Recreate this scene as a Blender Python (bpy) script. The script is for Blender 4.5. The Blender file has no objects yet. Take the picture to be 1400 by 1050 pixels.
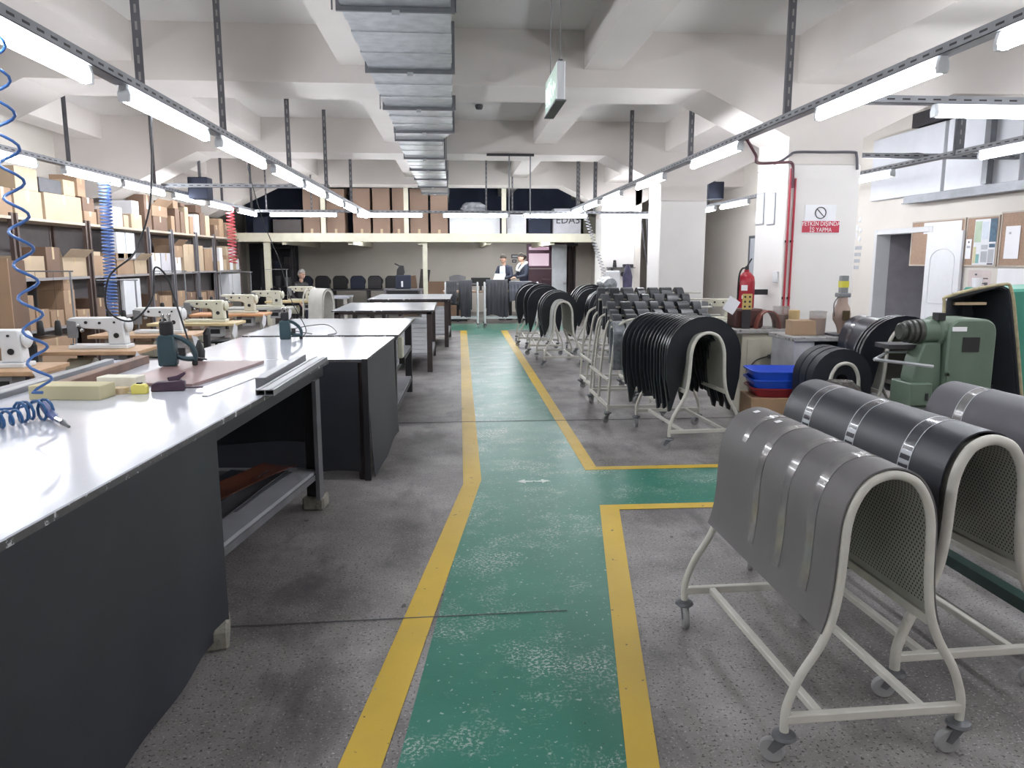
import bpy, bmesh, math, random
from mathutils import Vector, Matrix, Euler
PI = math.pi
SC = bpy.context.scene
COL = SC.collection
rnd = random.Random(7)
# ---------------------------------------------------------------- camera, world, exposure
cam_d = bpy.data.cameras.new('camera')
cam_d.sensor_width = 36.0
cam_d.lens = 36.0*1040/1400
cam_d.clip_start = 0.05; cam_d.clip_end = 100
cam = bpy.data.objects.new('camera', cam_d)
COL.objects.link(cam)
PITCH = math.atan(169/1040); YAW = math.atan(79/1040*math.cos(PITCH))
cam.location = (0, 0, 1.6)
cam.rotation_euler = (PI/2-PITCH, 0, -YAW)
SC.camera = cam
world = bpy.data.worlds.new('world'); SC.world = world
world.use_nodes = True
world.node_tree.nodes['Background'].inputs[0].default_value = (0.8, 0.86, 1, 1)
world.node_tree.nodes['Background'].inputs[1].default_value = 0.5
SC.view_settings.view_transform = 'Standard'
SC.view_settings.look = 'None'
SC.view_settings.gamma = 1.0
SC.view_settings.use_curve_mapping = False
SC.view_settings.exposure = 0.62
TUBE_POWER = 36.0

# ---------------------------------------------------------------- materials
MATS = {}
def srgb(c):
    return tuple(((v/255)/12.92 if v/255 <= 0.04045 else ((v/255+0.055)/1.055)**2.4) for v in c)
def mat(name, rgb, rough=0.6, metal=0.0, var=0.06, scale=6.0, bump=0.0, bscale=60.0, spec=0.5, rgb2=None, chips=None, chip_amt=0.62, chip_scale=9.0, coat=0.0, alpha=1.0, trans=0.0):
    """noise-varied principled material; rgb in 0..255 display values"""
    if name in MATS: return MATS[name]
    m = bpy.data.materials.new(name); m.use_nodes = True
    nt = m.node_tree; N = nt.nodes; L = nt.links
    p = N['Principled BSDF']
    a = srgb(rgb); b = srgb(rgb2) if rgb2 else tuple(min(1, v*(1-var*2.2)) for v in a)
    tc = N.new('ShaderNodeTexCoord'); nz = N.new('ShaderNodeTexNoise')
    nz.inputs['Scale'].default_value = scale; nz.inputs['Detail'].default_value = 5
    L.new(tc.outputs['Object'], nz.inputs['Vector'])
    cr = N.new('ShaderNodeValToRGB')
    cr.color_ramp.elements[0].position = 0.35; cr.color_ramp.elements[1].position = 0.68
    cr.color_ramp.elements[0].color = (*a, 1); cr.color_ramp.elements[1].color = (*b, 1)
    L.new(nz.outputs['Fac'], cr.inputs['Fac'])
    out = cr.outputs['Color']
    if chips:
        n2 = N.new('ShaderNodeTexNoise'); n2.inputs['Scale'].default_value = chip_scale; n2.inputs['Detail'].default_value = 8
        n2.inputs['Roughness'].default_value = 0.7
        L.new(tc.outputs['Object'], n2.inputs['Vector'])
        c2 = N.new('ShaderNodeValToRGB'); c2.color_ramp.elements[0].position = chip_amt; c2.color_ramp.elements[1].position = chip_amt+0.02
        L.new(n2.outputs['Fac'], c2.inputs['Fac'])
        mx = N.new('ShaderNodeMix'); mx.data_type = 'RGBA'
        L.new(c2.outputs['Color'], mx.inputs['Factor']); L.new(out, mx.inputs['A'])
        mx.inputs['B'].default_value = (*srgb(chips), 1)
        out = mx.outputs['Result']
    L.new(out, p.inputs['Base Color'])
    p.inputs['Roughness'].default_value = rough; p.inputs['Metallic'].default_value = metal
    p.inputs['Specular IOR Level'].default_value = spec
    p.inputs['Coat Weight'].default_value = coat
    p.inputs['Alpha'].default_value = alpha
    p.inputs['Transmission Weight'].default_value = trans
    if bump:
        n3 = N.new('ShaderNodeTexNoise'); n3.inputs['Scale'].default_value = bscale; n3.inputs['Detail'].default_value = 4
        L.new(tc.outputs['Object'], n3.inputs['Vector'])
        bp = N.new('ShaderNodeBump'); bp.inputs['Strength'].default_value = bump; bp.inputs['Distance'].default_value = 0.01
        L.new(n3.outputs['Fac'], bp.inputs['Height']); L.new(bp.outputs['Normal'], p.inputs['Normal'])
    MATS[name] = m
    return m
def emis(name, rgb, strength):
    if name in MATS: return MATS[name]
    m = bpy.data.materials.new(name); m.use_nodes = True
    p = m.node_tree.nodes['Principled BSDF']
    p.inputs['Base Color'].default_value = (0.9, 0.9, 0.9, 1)
    p.inputs['Emission Color'].default_value = (*srgb(rgb), 1)
    p.inputs['Emission Strength'].default_value = strength
    # faint procedural variation along the tube
    nz = m.node_tree.nodes.new('ShaderNodeTexNoise'); nz.inputs['Scale'].default_value = 2
    mr = m.node_tree.nodes.new('ShaderNodeMapRange'); mr.inputs[3].default_value = 0.18; mr.inputs[4].default_value = 0.24
    m.node_tree.links.new(nz.outputs['Fac'], mr.inputs[0]); m.node_tree.links.new(mr.outputs[0], p.inputs['Roughness'])
    MATS[name] = m
    return m

def floor_mat(name, kind):
    m = bpy.data.materials.new(name); m.use_nodes = True
    nt = m.node_tree; N = nt.nodes; L = nt.links; p = N['Principled BSDF']
    geo = N.new('ShaderNodeNewGeometry')
    def noise(scale, detail=4, rough=0.5, sx=1, sy=1):
        mp = N.new('ShaderNodeMapping'); mp.inputs['Scale'].default_value = (sx, sy, 1)
        L.new(geo.outputs['Position'], mp.inputs['Vector'])
        n = N.new('ShaderNodeTexNoise'); n.inputs['Scale'].default_value = scale
        n.inputs['Detail'].default_value = detail; n.inputs['Roughness'].default_value = rough
        L.new(mp.outputs['Vector'], n.inputs['Vector']); return n.outputs['Fac']
    def ramp(fac, p0, c0, p1, c1, const=False):
        r = N.new('ShaderNodeValToRGB')
        r.color_ramp.elements[0].position = p0; r.color_ramp.elements[0].color = (*c0, 1)
        r.color_ramp.elements[1].position = p1; r.color_ramp.elements[1].color = (*c1, 1)
        L.new(fac, r.inputs['Fac']); return r.outputs['Color']
    def mix(f, a, b, mode='MIX'):
        x = N.new('ShaderNodeMix'); x.data_type = 'RGBA'; x.blend_type = mode
        if isinstance(f, float): x.inputs['Factor'].default_value = f
        else: L.new(f, x.inputs['Factor'])
        for s, v in (('A', a), ('B', b)):
            if isinstance(v, tuple): x.inputs[s].default_value = (*v, 1)
            else: L.new(v, x.inputs[s])
        return x.outputs['Result']
    def mul(a, b):
        x = N.new('ShaderNodeMath'); x.operation = 'MULTIPLY'
        L.new(a, x.inputs[0]); L.new(b, x.inputs[1]); return x.outputs[0]
    B, W = (0, 0, 0), (1, 1, 1)
    if kind == 'concrete':
        c = ramp(noise(1.3, 6, 0.6), 0.32, srgb((92, 87, 86)), 0.68, srgb((158, 153, 152)))
        c = mix(ramp(noise(95, 2), 0.61, B, 0.68, (.75,)*3), c, srgb((184, 182, 180)))   # pale aggregate
        c = mix(ramp(noise(80, 2), 0.34, W, 0.40, B), c, srgb((66, 63, 63)))
        c = mix(ramp(noise(9, 3), 0.72, B, 0.735, (.8,)*3), c, srgb((46, 44, 45)))
        c = mix(ramp(noise(2.2, 6, 0.65, 1, 0.45), 0.52, B, 0.66, (0.8,)*3), c, srgb((72, 69, 70)))   # dirt smears
        rg = (0.34, 0.6)
    elif kind == 'green':
        c = ramp(noise(0.8, 5, 0.6), 0.3, srgb((34, 108, 90)), 0.7, srgb((54, 124, 106)))
        c = mix(ramp(noise(5, 4), 0.6, B, 0.75, (0.35,)*3), c, srgb((96, 140, 122)))
        chips = mul(ramp(noise(75, 3, 0.6), 0.53, B, 0.56, W), ramp(noise(2.0, 6, 0.7), 0.50, B, 0.62, W))
        c = mix(chips, c, srgb((168, 178, 172)))
        c = mix(ramp(noise(42, 3), 0.665, B, 0.68, (0.8,)*3), c, srgb((172, 182, 176)))
        c = mix(ramp(noise(26, 3), 0.24, W, 0.26, B), c, srgb((30, 48, 44)))
        rg = (0.25, 0.45)
    else:
        c = ramp(noise(1.5, 5, 0.6), 0.3, srgb((206, 172, 50)), 0.7, srgb((190, 160, 62)))
        c = mix(ramp(noise(36, 3), 0.72, B, 0.75, (0.8,)*3), c, srgb((150, 148, 140)))
        c = mix(ramp(noise(22, 4), 0.29, W, 0.31, B), c, srgb((88, 82, 60)))
        rg = (0.35, 0.55)
    L.new(c, p.inputs['Base Color'])
    mr = N.new('ShaderNodeMapRange'); mr.inputs[3].default_value = rg[0]; mr.inputs[4].default_value = rg[1]
    L.new(noise(3, 5), mr.inputs[0]); L.new(mr.outputs[0], p.inputs['Roughness'])
    bp = N.new('ShaderNodeBump'); bp.inputs['Strength'].default_value = 0.12; bp.inputs['Distance'].default_value = 0.004
    L.new(noise(60, 3), bp.inputs['Height']); L.new(bp.outputs['Normal'], p.inputs['Normal'])
    return m

def wall_mat(): return mat('wall_paint', (214, 208, 200), 0.7, var=0.03, scale=1.2, bump=0.05)
M_wall = wall_mat()
M_ceil = mat('ceiling_paint', (218, 215, 212), 0.75, var=0.03, scale=0.7, bump=0.04)
M_beam = mat('beam_paint', (214, 208, 203), 0.75, var=0.04, scale=1.0, bump=0.04)
M_col = mat('column_paint', (226, 223, 220), 0.6, var=0.02, scale=2.0)
M_cream = mat('cream_steel', (222, 216, 194), 0.5, var=0.04)
M_galv = mat('galvanised_steel', (196, 199, 202), 0.34, 0.6, var=0.08, scale=9, rgb2=(170, 174, 178))
M_galvd = mat('dull_galvanised_steel', (120, 122, 126), 0.45, 0.6, var=0.1)
M_tray = mat('tray_steel', (150, 152, 157), 0.45, 0.4, var=0.1)
M_hang = mat('hanger_steel', (112, 113, 119), 0.5, 0.4, var=0.1)
M_dark = mat('dark_steel', (58, 56, 60), 0.5, 0.3, var=0.1)
M_black = mat('black_plastic', (30, 31, 34), 0.45, var=0.1)
M_rubber = mat('grey_rubber', (92, 92, 96), 0.7, var=0.1)
M_carton = mat('brown_cardboard', (166, 138, 112), 0.8, var=0.06, scale=3)
M_carton2 = mat('pale_cardboard', (190, 170, 144), 0.8, var=0.05, scale=3)
M_carton3 = mat('dark_cardboard', (122, 98, 82), 0.8, var=0.06, scale=3)
M_kraft = mat('tall_cardboard', (150, 126, 110), 0.8, var=0.05, scale=2)
M_white = mat('white_board', (222, 224, 228), 0.5, var=0.03)
M_paper = mat('white_paper', (236, 236, 240), 0.7, var=0.02)
M_tape = mat('parcel_tape', (206, 184, 150), 0.25, var=0.04)
M_tube = emis('light_diffuser', (246, 249, 255), TUBE_POWER)
M_cap = mat('white_end_cap', (216, 220, 224), 0.4, var=0.03)
M_cartp = mat('cart_paint', (200, 197, 188), 0.45, var=0.05, scale=14, chips=(62, 56, 52), chip_amt=0.70, chip_scale=11)
M_table = mat('white_laminate', (198, 201, 210), 0.16, var=0.03, scale=2.5, spec=0.5, chips=(196, 198, 205), chip_amt=0.66, chip_scale=5)
M_edge = mat('worn_table_edge', (92, 90, 92), 0.5, 0.2, var=0.12, scale=25, chips=(188, 188, 190), chip_amt=0.58, chip_scale=14)
M_skirt = mat('black_vinyl_sheet', (42, 44, 52), 0.5, var=0.08, scale=4)
M_leg = mat('dark_brown_steel', (66, 56, 56), 0.5, 0.1, var=0.1, scale=14)
M_rack = mat('grey_rack_steel', (128, 126, 132), 0.5, 0.2, var=0.07)
M_rackb = mat('brown_rack_steel', (92, 76, 70), 0.5, 0.1, var=0.07)
M_mach = mat('white_machine_enamel', (218, 220, 222), 0.35, var=0.03)
M_machc = mat('cream_machine_enamel', (206, 204, 186), 0.4, var=0.04)
M_wood = mat('beech_table_board', (196, 160, 124), 0.5, var=0.08, scale=12)
M_chrome = mat('chrome', (200, 202, 206), 0.15, 1.0, var=0.03)
M_blue = mat('blue_hose_plastic', (62, 104, 166), 0.3, var=0.06)
M_red = mat('red_paint', (178, 38, 52), 0.4, var=0.05)
M_navy = mat('navy_cloth', (46, 52, 70), 0.8, var=0.1, scale=3)

# ---------------------------------------------------------------- mesh helpers
class MB:
    def __init__(s): s.v = []; s.f = []
    def add(s, vs, fs):
        o = len(s.v); s.v += [tuple(v) for v in vs]; s.f += [tuple(i+o for i in f) for f in fs]; return s
    def bx(s, x0, x1, y0, y1, z0, z1, M=None):
        v = [Vector((x, y, z)) for z in (z0, z1) for (x, y) in ((x0, y0), (x1, y0), (x1, y1), (x0, y1))]
        if M is not None: v = [M @ p for p in v]
        return s.add(v, [(3, 2, 1, 0), (4, 5, 6, 7), (0, 1, 5, 4), (1, 2, 6, 5), (2, 3, 7, 6), (3, 0, 4, 7)])
    def box(s, c, d, rz=0, rx=0, ry=0):
        M = Matrix.Translation(c) @ Euler((rx, ry, rz)).to_matrix().to_4x4()
        return s.bx(-d[0]/2, d[0]/2, -d[1]/2, d[1]/2, -d[2]/2, d[2]/2, M)
    def tube(s, pts, r, n=8, closed=False, sq=False):
        P = [Vector(p) for p in pts]; m = len(P)
        rr = r if isinstance(r, (list, tuple)) else [r]*m
        T = []
        for i in range(m):
            a = P[(i-1) % m] if (closed or i > 0) else P[i]
            b = P[(i+1) % m] if (closed or i < m-1) else P[i]
            T.append((b-a).normalized())
        ref = Vector((0, 0, 1)) if abs(T[0].z) < 0.9 else Vector((1, 0, 0))
        u = T[0].cross(ref).normalized()
        vs = []
        for i in range(m):
            if i: 
                u = (u - T[i]*u.dot(T[i]))
                u = u.normalized() if u.length > 1e-6 else T[i].orthogonal().normalized()
            w = T[i].cross(u)
            for k in range(n):
                a = 2*PI*(k+(0.5 if sq else 0))/n
                vs.append(P[i] + (u*math.cos(a) + w*math.sin(a))*rr[i])
        fs = []
        for i in range(m if closed else m-1):
            j = (i+1) % m
            for k in range(n):
                k2 = (k+1) % n
                fs.append((i*n+k, i*n+k2, j*n+k2, j*n+k))
        if not closed:
            fs.append(tuple(range(n-1, -1, -1))); fs.append(tuple((m-1)*n+k for k in range(n)))
        return s.add(vs, fs)
    def lathe(s, prof, n=16, c=(0, 0, 0), M=None, ax='z'):
        vs = []; fs = []; m = len(prof)
        for r, h in prof:
            for k in range(n):
                a = 2*PI*k/n; p = (r*math.cos(a), r*math.sin(a), h)
                if ax == 'x': p = (p[2], p[0], p[1])
                elif ax == 'y': p = (p[0], p[2], p[1])
                vs.append(Vector(p) if M is None else M @ Vector(p))
        if c != (0, 0, 0): vs = [v + Vector(c) for v in vs]
        for i in range(m-1):
            for k in range(n):
                k2 = (k+1) % n; fs.append((i*n+k, i*n+k2, (i+1)*n+k2, (i+1)*n+k))
        fs.append(tuple(range(n-1, -1, -1))); fs.append(tuple((m-1)*n+k for k in range(n)))
        return s.add(vs, fs)
    def prism(s, poly, a0, a1, ax='y', M=None):
        n = len(poly); vs = []
        for a in (a0, a1):
            for (p, q) in poly:
                v = (p, a, q) if ax == 'y' else ((a, p, q) if ax == 'x' else (p, q, a))
                vs.append(Vector(v) if M is None else M @ Vector(v))
        fs = [tuple(range(n)), tuple(range(2*n-1, n-1, -1))]
        fs += [(i, i+n, (i+1) % n+n, (i+1) % n) for i in range(n)]
        return s.add(vs, fs)
    def shell(s, fn, nu, nv, th):
        """thick surface from fn(u,v)->(p, normal)"""
        vs = []; 
        for i in range(nu+1):
            for j in range(nv+1):
                p, nn = fn(i/nu, j/nv); vs.append(Vector(p))
        for i in range(nu+1):
            for j in range(nv+1):
                p, nn = fn(i/nu, j/nv); vs.append(Vector(p)-Vector(nn)*th)
        K = (nu+1)*(nv+1); I = lambda i, j: i*(nv+1)+j; fs = []
        for i in range(nu):
            for j in range(nv):
                fs.append((I(i, j), I(i+1, j), I(i+1, j+1), I(i, j+1)))
                fs.append((K+I(i, j+1), K+I(i+1, j+1), K+I(i+1, j), K+I(i, j)))
        for i in range(nu):
            fs.append((I(i+1, 0), I(i, 0), K+I(i, 0), K+I(i+1, 0))); fs.append((I(i, nv), I(i+1, nv), K+I(i+1, nv), K+I(i, nv)))
        for j in range(nv):
            fs.append((I(0, j), I(0, j+1), K+I(0, j+1), K+I(0, j))); fs.append((I(nu, j+1), I(nu, j), K+I(nu, j), K+I(nu, j+1)))
        return s.add(vs, fs)
    def mesh(s, name, m, smooth=35, bevel=None):
        me = bpy.data.meshes.new(name); me.from_pydata(s.v, [], s.f)
        bm = bmesh.new(); bm.from_mesh(me); bmesh.ops.recalc_face_normals(bm, faces=bm.faces)
        if bevel: bmesh.ops.bevel(bm, geom=bm.edges[:], offset=bevel, segments=1, affect='EDGES', clamp_overlap=True)
        bm.to_mesh(me); bm.free()
        if smooth:
            me.shade_smooth(); me.set_sharp_from_angle(angle=math.radians(smooth))
        me.materials.append(m)
        return me
    def build(s, name, m, parent=None, smooth=35, bevel=None, label=None):
        o = bpy.data.objects.new(name, s.mesh(name, m, smooth, bevel)); COL.objects.link(o)
        if parent is not None: o.parent = parent
        if label: o['label'] = label
        return o
def B(*a): return MB().bx(*a)
def thing(name, label, cat, loc=(0, 0, 0), rz=0, group=None):
    o = bpy.data.objects.new(name, None); COL.objects.link(o); o.location = loc; o.rotation_euler = (0, 0, rz)
    o.empty_display_size = 0.1
    o['label'] = label; o['category'] = cat
    if group: o['group'] = group
    return o
def tag(o, label, cat, group=None):
    o['label'] = label; o['category'] = cat
    if group: o['group'] = group
    return o
def struct(o, label=None):
    o['kind'] = 'structure'
    if label: o['label'] = label
    return o
CH = {}
def kids(o):
    return [c for c in bpy.data.objects if c.parent == o]
def snap(root):
    """remember a finished thing's tree so that copying it is cheap"""
    ks = kids(root); return (root, [(k, kids(k)) for k in ks])
def dup(tree, loc, rz=0, label=None, group=None, scale=None):
    root, ks = tree
    r = root.copy(); COL.objects.link(r); r.location = loc; r.rotation_euler = (0, 0, rz)
    if scale: r.scale = scale
    if label: r['label'] = label
    if group: r['group'] = group
    for k, gs in ks:
        c = k.copy(); COL.objects.link(c); c.parent = r
        for g in gs:
            d = g.copy(); COL.objects.link(d); d.parent = c
    return r
def text(name, body, size, m, loc, rot, parent=None, ext=0.0008, align='CENTER', sx=1.0, label=None):
    cu = bpy.data.curves.new(name, 'FONT'); cu.body = body; cu.size = size; cu.extrude = ext
    cu.align_x = align; cu.align_y = 'CENTER'; cu.resolution_u = 2
    t = bpy.data.objects.new(name, cu); COL.objects.link(t)
    me = bpy.data.meshes.new_from_object(t); bpy.data.objects.remove(t)
    o = bpy.data.objects.new(name, me); COL.objects.link(o); me.materials.clear(); me.materials.append(m)
    o.location = loc; o.rotation_euler = rot; o.scale = (sx, 1, 1)
    if parent is not None: o.parent = parent
    if label: o['label'] = label
    return o
ORD = ['first', 'second', 'third', 'fourth', 'fifth', 'sixth', 'seventh', 'eighth', 'ninth', 'tenth', 'eleventh', 'twelfth', 'thirteenth', 'fourteenth', 'fifteenth', 'sixteenth']
def catmull(pts, k=6):
    P = [Vector(p) for p in pts]; out = []
    for i in range(len(P)-1):
        a = P[max(i-1, 0)]; b = P[i]; c = P[i+1]; d = P[min(i+2, len(P)-1)]
        for j in range(k):
            t = j/k
            out.append(0.5*((2*b)+(c-a)*t+(2*a-5*b+4*c-d)*t*t+(3*b-a-3*c+d)*t**3))
    out.append(P[-1]); return out
# ---------------------------------------------------------------- the room
ZC = 3.87; XL = -6.3; XR = 6.9; YB = 24.0; YF = -4.5
M_conc = floor_mat('concrete_floor', 'concrete'); M_green = floor_mat('green_floor_paint', 'green'); M_yel = floor_mat('yellow_floor_paint', 'yellow')
struct(B(XL-.2, XR+.2, YF-.2, YB+.2, -0.1, 0).build('floor', M_conc), 'grey speckled concrete factory floor')
struct(B(XL-.2, XR+.2, YF-.2, YB+.2, ZC, ZC+.12).build('ceiling', M_ceil), 'off-white concrete ceiling between the beams')
struct(B(XL-.2, XL, YF, YB, 0, ZC).build('wall_left', M_wall))
struct(B(XL-.2, XR+.2, YF-.2, YF, 0, ZC).build('wall_front', M_wall), 'wall behind the camera')
# right wall with a doorway (Y 10.7..12.1)
DY0, DY1, DZ = 10.75, 12.15, 2.02
wr = MB(); wr.bx(XR, XR+.2, YF, DY0, 0, ZC); wr.bx(XR, XR+.2, DY1, YB, 0, ZC); wr.bx(XR, XR+.2, DY0, DY1, DZ, ZC)
struct(wr.build('wall_right', M_wall))
M_void = mat('corridor_wall', (150, 146, 150), 0.8)
v = MB(); v.bx(XR+.2, XR+1.6, DY0-.3, DY0-.2, 0, 2.5); v.bx(XR+.2, XR+1.6, DY1, DY1+.5, 0, 2.5); v.bx(XR+1.6, XR+1.7, DY0-.3, DY1+.5, 0, 2.5); v.bx(XR+.2, XR+1.7, DY0-.3, DY1+.5, 2.5, 2.6)
struct(v.build('wall_corridor', M_void), 'grey corridor beyond the open white door')
# back wall with the pink window opening
WX0, WX1, WZ0, WZ1 = 2.25, 3.05, 1.35, 2.1
bw = MB(); bw.bx(XL, WX0, YB, YB+.2, 0, ZC); bw.bx(WX1, XR, YB, YB+.2, 0, ZC); bw.bx(WX0, WX1, YB, YB+.2, 0, WZ0); bw.bx(WX0, WX1, YB, YB+.2, WZ1, ZC)
struct(bw.build('wall_back', M_wall))

def poly_slab(name, polys, z, m, label):
    mb = MB()
    for p in polys: mb.prism(p, z-0.0015, z, 'z')
    return struct(mb.build(name, m, smooth=0), label)
gl = [(-0.45, 0.6), (-0.2, 2.235), (0.13, 5.42), (0.2, 17.6), (-1.4, 17.6), (-1.4, 19.4), (2.6, 19.4), (2.6, 17.6), (1.1, 17.6), (1.03, 5.68), (3.6, 5.66), (3.6, 4.73), (0.98, 4.73), (0.58, 2.16), (0.2, -0.4), (-0.63, -0.4)]
bm = bmesh.new(); vs = [bm.verts.new((x, y, 0.0015)) for x, y in gl]; f = bm.faces.new(vs)
bmesh.ops.triangulate(bm, faces=[f]); me = bpy.data.meshes.new('walkway'); bm.to_mesh(me); bm.free(); me.materials.append(M_green)
me.flip_normals() if me.polygons[0].normal.z < 0 else None
o = bpy.data.objects.new('walkway', me); COL.objects.link(o); struct(o, 'green painted walkway, worn and speckled')
poly_slab('yellow_line', [[(-0.77, -0.4), (-0.60, -0.4), (-0.25, 2.235), (0.18, 5.43), (0.045, 5.33), (-0.39, 2.235)]], 0.004, M_yel, 'yellow line on the left edge of the near walkway')
poly_slab('yellow_line', [[(0.045, 5.33), (0.18, 5.43), (0.27, 17.55), (0.12, 17.55)]], 0.004, M_yel, 'long straight yellow line left of the far walkway')
poly_slab('yellow_line', [[(0.20, -0.4), (0.30, -0.4), (0.635, 2.16), (1.05, 4.68), (0.94, 4.78), (0.53, 2.16)]], 0.004, M_yel, 'yellow line between the near walkway and the grey cart')
poly_slab('yellow_line', [[(1.05, 4.68), (3.6, 4.68), (3.6, 4.78), (0.94, 4.78)]], 0.004, M_yel, 'yellow line on the near side of the green side branch')
poly_slab('yellow_line', [[(0.99, 5.63), (3.6, 5.63), (3.6, 5.72), (1.09, 5.72)]], 0.004, M_yel, 'yellow line on the far side of the green side branch')
poly_slab('yellow_line', [[(0.99, 5.63), (1.09, 5.72), (1.2, 17.5), (1.05, 17.5)]], 0.004, M_yel, 'long yellow line beside the row of rubber carts')
poly_slab('floor_joint', [[(-3.5, 7.46), (3.4, 7.48), (3.4, 7.495), (-3.5, 7.475)]], 0.0052, M_dark, 'thin dark joint crossing the floor')
poly_slab('floor_joint', [[(-1.2, 3.22), (0.5, 3.27), (0.5, 3.276), (-1.2, 3.228)]], 0.0052, M_rubber, 'thin crack across the near walkway')
# small white double arrow painted on the walkway
aw = mat('white_floor_paint', (200, 212, 206), 0.5, chips=(80, 140, 120), chip_amt=0.56, chip_scale=40)
ar = [(0.43, 5.36), (0.50, 5.41), (0.50, 5.375), (0.62, 5.375), (0.62, 5.41), (0.69, 5.36), (0.62, 5.31), (0.62, 5.345), (0.50, 5.345), (0.50, 5.31)]
mb = MB(); mb.prism([ar[0], ar[9], ar[1]], 0.0015, 0.004, 'z'); mb.prism([ar[2], ar[8], ar[7], ar[3]], 0.0015, 0.004, 'z'); mb.prism([ar[4], ar[6], ar[5]], 0.0015, 0.004, 'z')
struct(mb.build('floor_arrow', aw, smooth=0), 'small white two-headed arrow painted on the green walkway')

# columns
COLX0, COLX1 = 3.5, 4.3
for i, (y, lab) in enumerate(((8.0, 'nearest thick white column with the red prohibition sign'), (13.0, 'middle white column behind the rubber carts'), (18.2, 'farthest white column with the tool shelf'))):
    struct(B(COLX0, COLX1, y, y+.8, 0, 2.6).build('column', M_col, bevel=0.012), lab)
# transverse beams with haunches at the columns, longitudinal joists
for i, y in enumerate((-2.0, 3.0, 8.0, 13.0, 18.2)):
    x0, x1 = XL, XR
    zb = 3.33
    poly = [(x0, ZC+.01), (x0, 2.55), (-5.6, 2.6), (-4.1, zb), (2.55, zb), (3.5, 2.87), (3.5, 2.6), (4.3, 2.6), (4.3, 2.87), (5.25, zb), (x1, zb), (x1, ZC+.01)]
    if y < 5: poly = [(x0, ZC+.01), (x0, zb+.0), (x1, zb+.0), (x1, ZC+.01)] if y > 0 else poly
    if 0 < y < 5: continue
    struct(MB().prism(poly, y, y+.8).build('ceiling_beam', M_beam, smooth=0), '%s cross beam of the ceiling, off-white' % ('nearest' if i == 2 else 'middle' if i == 3 else 'farthest' if i == 4 else 'rear'))
for (xa, xb, zz, lab) in ((-5.95, -5.55, 3.5, 'joist along the left wall'), (-3.45, -3.08, 3.5, 'joist left of the first light row'), (-1.1, -0.75, 3.5, 'joist beside the steel duct'), (1.33, 1.70, 3.5, 'joist right of the exit sign'), (3.55, 4.25, 3.4, 'wide joist over the columns')):
    for (ya, yb, w) in ((-4.5, 8.0, 'near'), (8.8, 13.0, 'middle'), (13.8, 18.2, 'far'), (19.0, 24.0, 'last')):
        struct(B(xa, xb, ya, yb, zz, ZC+.005).build('ceiling_joist', M_beam, smooth=0), '%s, %s bay' % (lab, w))

# ---------------------------------------------------------------- light rows
def make_light():
    t = thing('tube_light', '', 'ceiling light', (0, 0, 0))
    # local x runs along the fixture; z=0 is where it meets the tray above
    MB().prism([(-.02, 0), (.02, 0), (.018, -.03), (-.018, -.03)], -.75, .75, 'x').build('housing', M_cap, t)
    MB().tube([(-.72, 0, -.062), (.72, 0, -.062)], .032, 12).build('diffuser', M_tube, t)
    for sx in (-1, 1):
        MB().prism([(-.02, 0), (.02, 0), (.034, -.05), (.028, -.09), (-.028, -.09), (-.034, -.05)], sx*.72, sx*.75, 'x').build('end_cap', M_cap, t)
    return t
LT = None
def light(x, y, z, along_y, label, group):
    global LT
    if LT is None:
        t0 = make_light(); LT = snap(t0); t0.location = (x, y, z); t0.rotation_euler = (0, 0, PI/2 if along_y else 0)
        t0['label'] = label; t0['group'] = group; return t0
    return dup(LT, (x, y, z), PI/2 if along_y else 0, label, group)

def perf_tray(x0, x1, y0, y1, z, w=0.085, name='cable_tray', label='', hangers=()):
    """inverted perforated channel; runs along the longer side"""
    t = thing(name, label, 'cable tray', ((x0+x1)/2, (y0+y1)/2, z))
    ly = abs(y1-y0) > abs(x1-x0); Ln = abs(y1-y0) if ly else abs(x1-x0)
    def P(a0, a1, b0, b1, z0, z1, mb):
        if ly: mb.bx(b0, b1, a0, a1, z0, z1)
        else: mb.bx(a0, a1, b0, b1, z0, z1)
    mb = MB(); P(-Ln/2, Ln/2, -w/2, w/2, 0, .004, mb); P(-Ln/2, Ln/2, -w/2, -w/2+.004, 0, .055, mb); P(-Ln/2, Ln/2, w/2-.004, w/2, 0, .055, mb)
    mb.build('channel', M_tray, t, smooth=0)
    # slots punched in the sides
    sl = MB(); n = int(Ln/.12)
    for k in range(n):
        a = -Ln/2+.06+k*.12
        for sgn in (-1, 1):
            b = sgn*(w/2+.0006); P(a, a+.06, b-.0006, b+.0006, .022, .034, sl)
    so = sl.build('slot', M_dark, t, smooth=0); so['kind'] = 'stuff'
    cb = MB()
    for q in range(3):
        pts = []
        for k in range(int(Ln/.4)+1):
            a = -Ln/2+k*.4; b = (q-1)*.022+rnd.uniform(-.008, .008); h = .018+rnd.uniform(0, .012)+.035*max(0, math.sin(a*2.1+q*2))**4
            pts.append((b, a, h) if ly else (a, b, h))
        if len(pts) > 1: cb.tube(pts, .007, 5)
    cb.build('cable', M_black, t)
    for (hx, hy, hw) in hangers:
        h = MB(); lx, lyy = hx-(x0+x1)/2, hy-(y0+y1)/2; H = ZC-z
        h.bx(lx-hw/2, lx+hw/2, lyy-.003, lyy+.003, .0, H); h.bx(lx-hw/2, lx-hw/2+.005, lyy, lyy+.035, .0, H)
        ho = h.build('hanger', M_hang, t, smooth=0)
        s2 = MB(); k = .12
        while k < H-.05:
            s2.bx(lx-.006, lx+.008, lyy-.0045, lyy-.003, k, k+.05); k += .1
        s2.build('hanger_slot', M_galvd if y0 != y1 and x0 < -4 else mat('slot_grey', (160, 158, 156), .6), ho, smooth=0)['kind'] = 'stuff'
    return t
ZL = 2.60; XLr = -1.9
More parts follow.
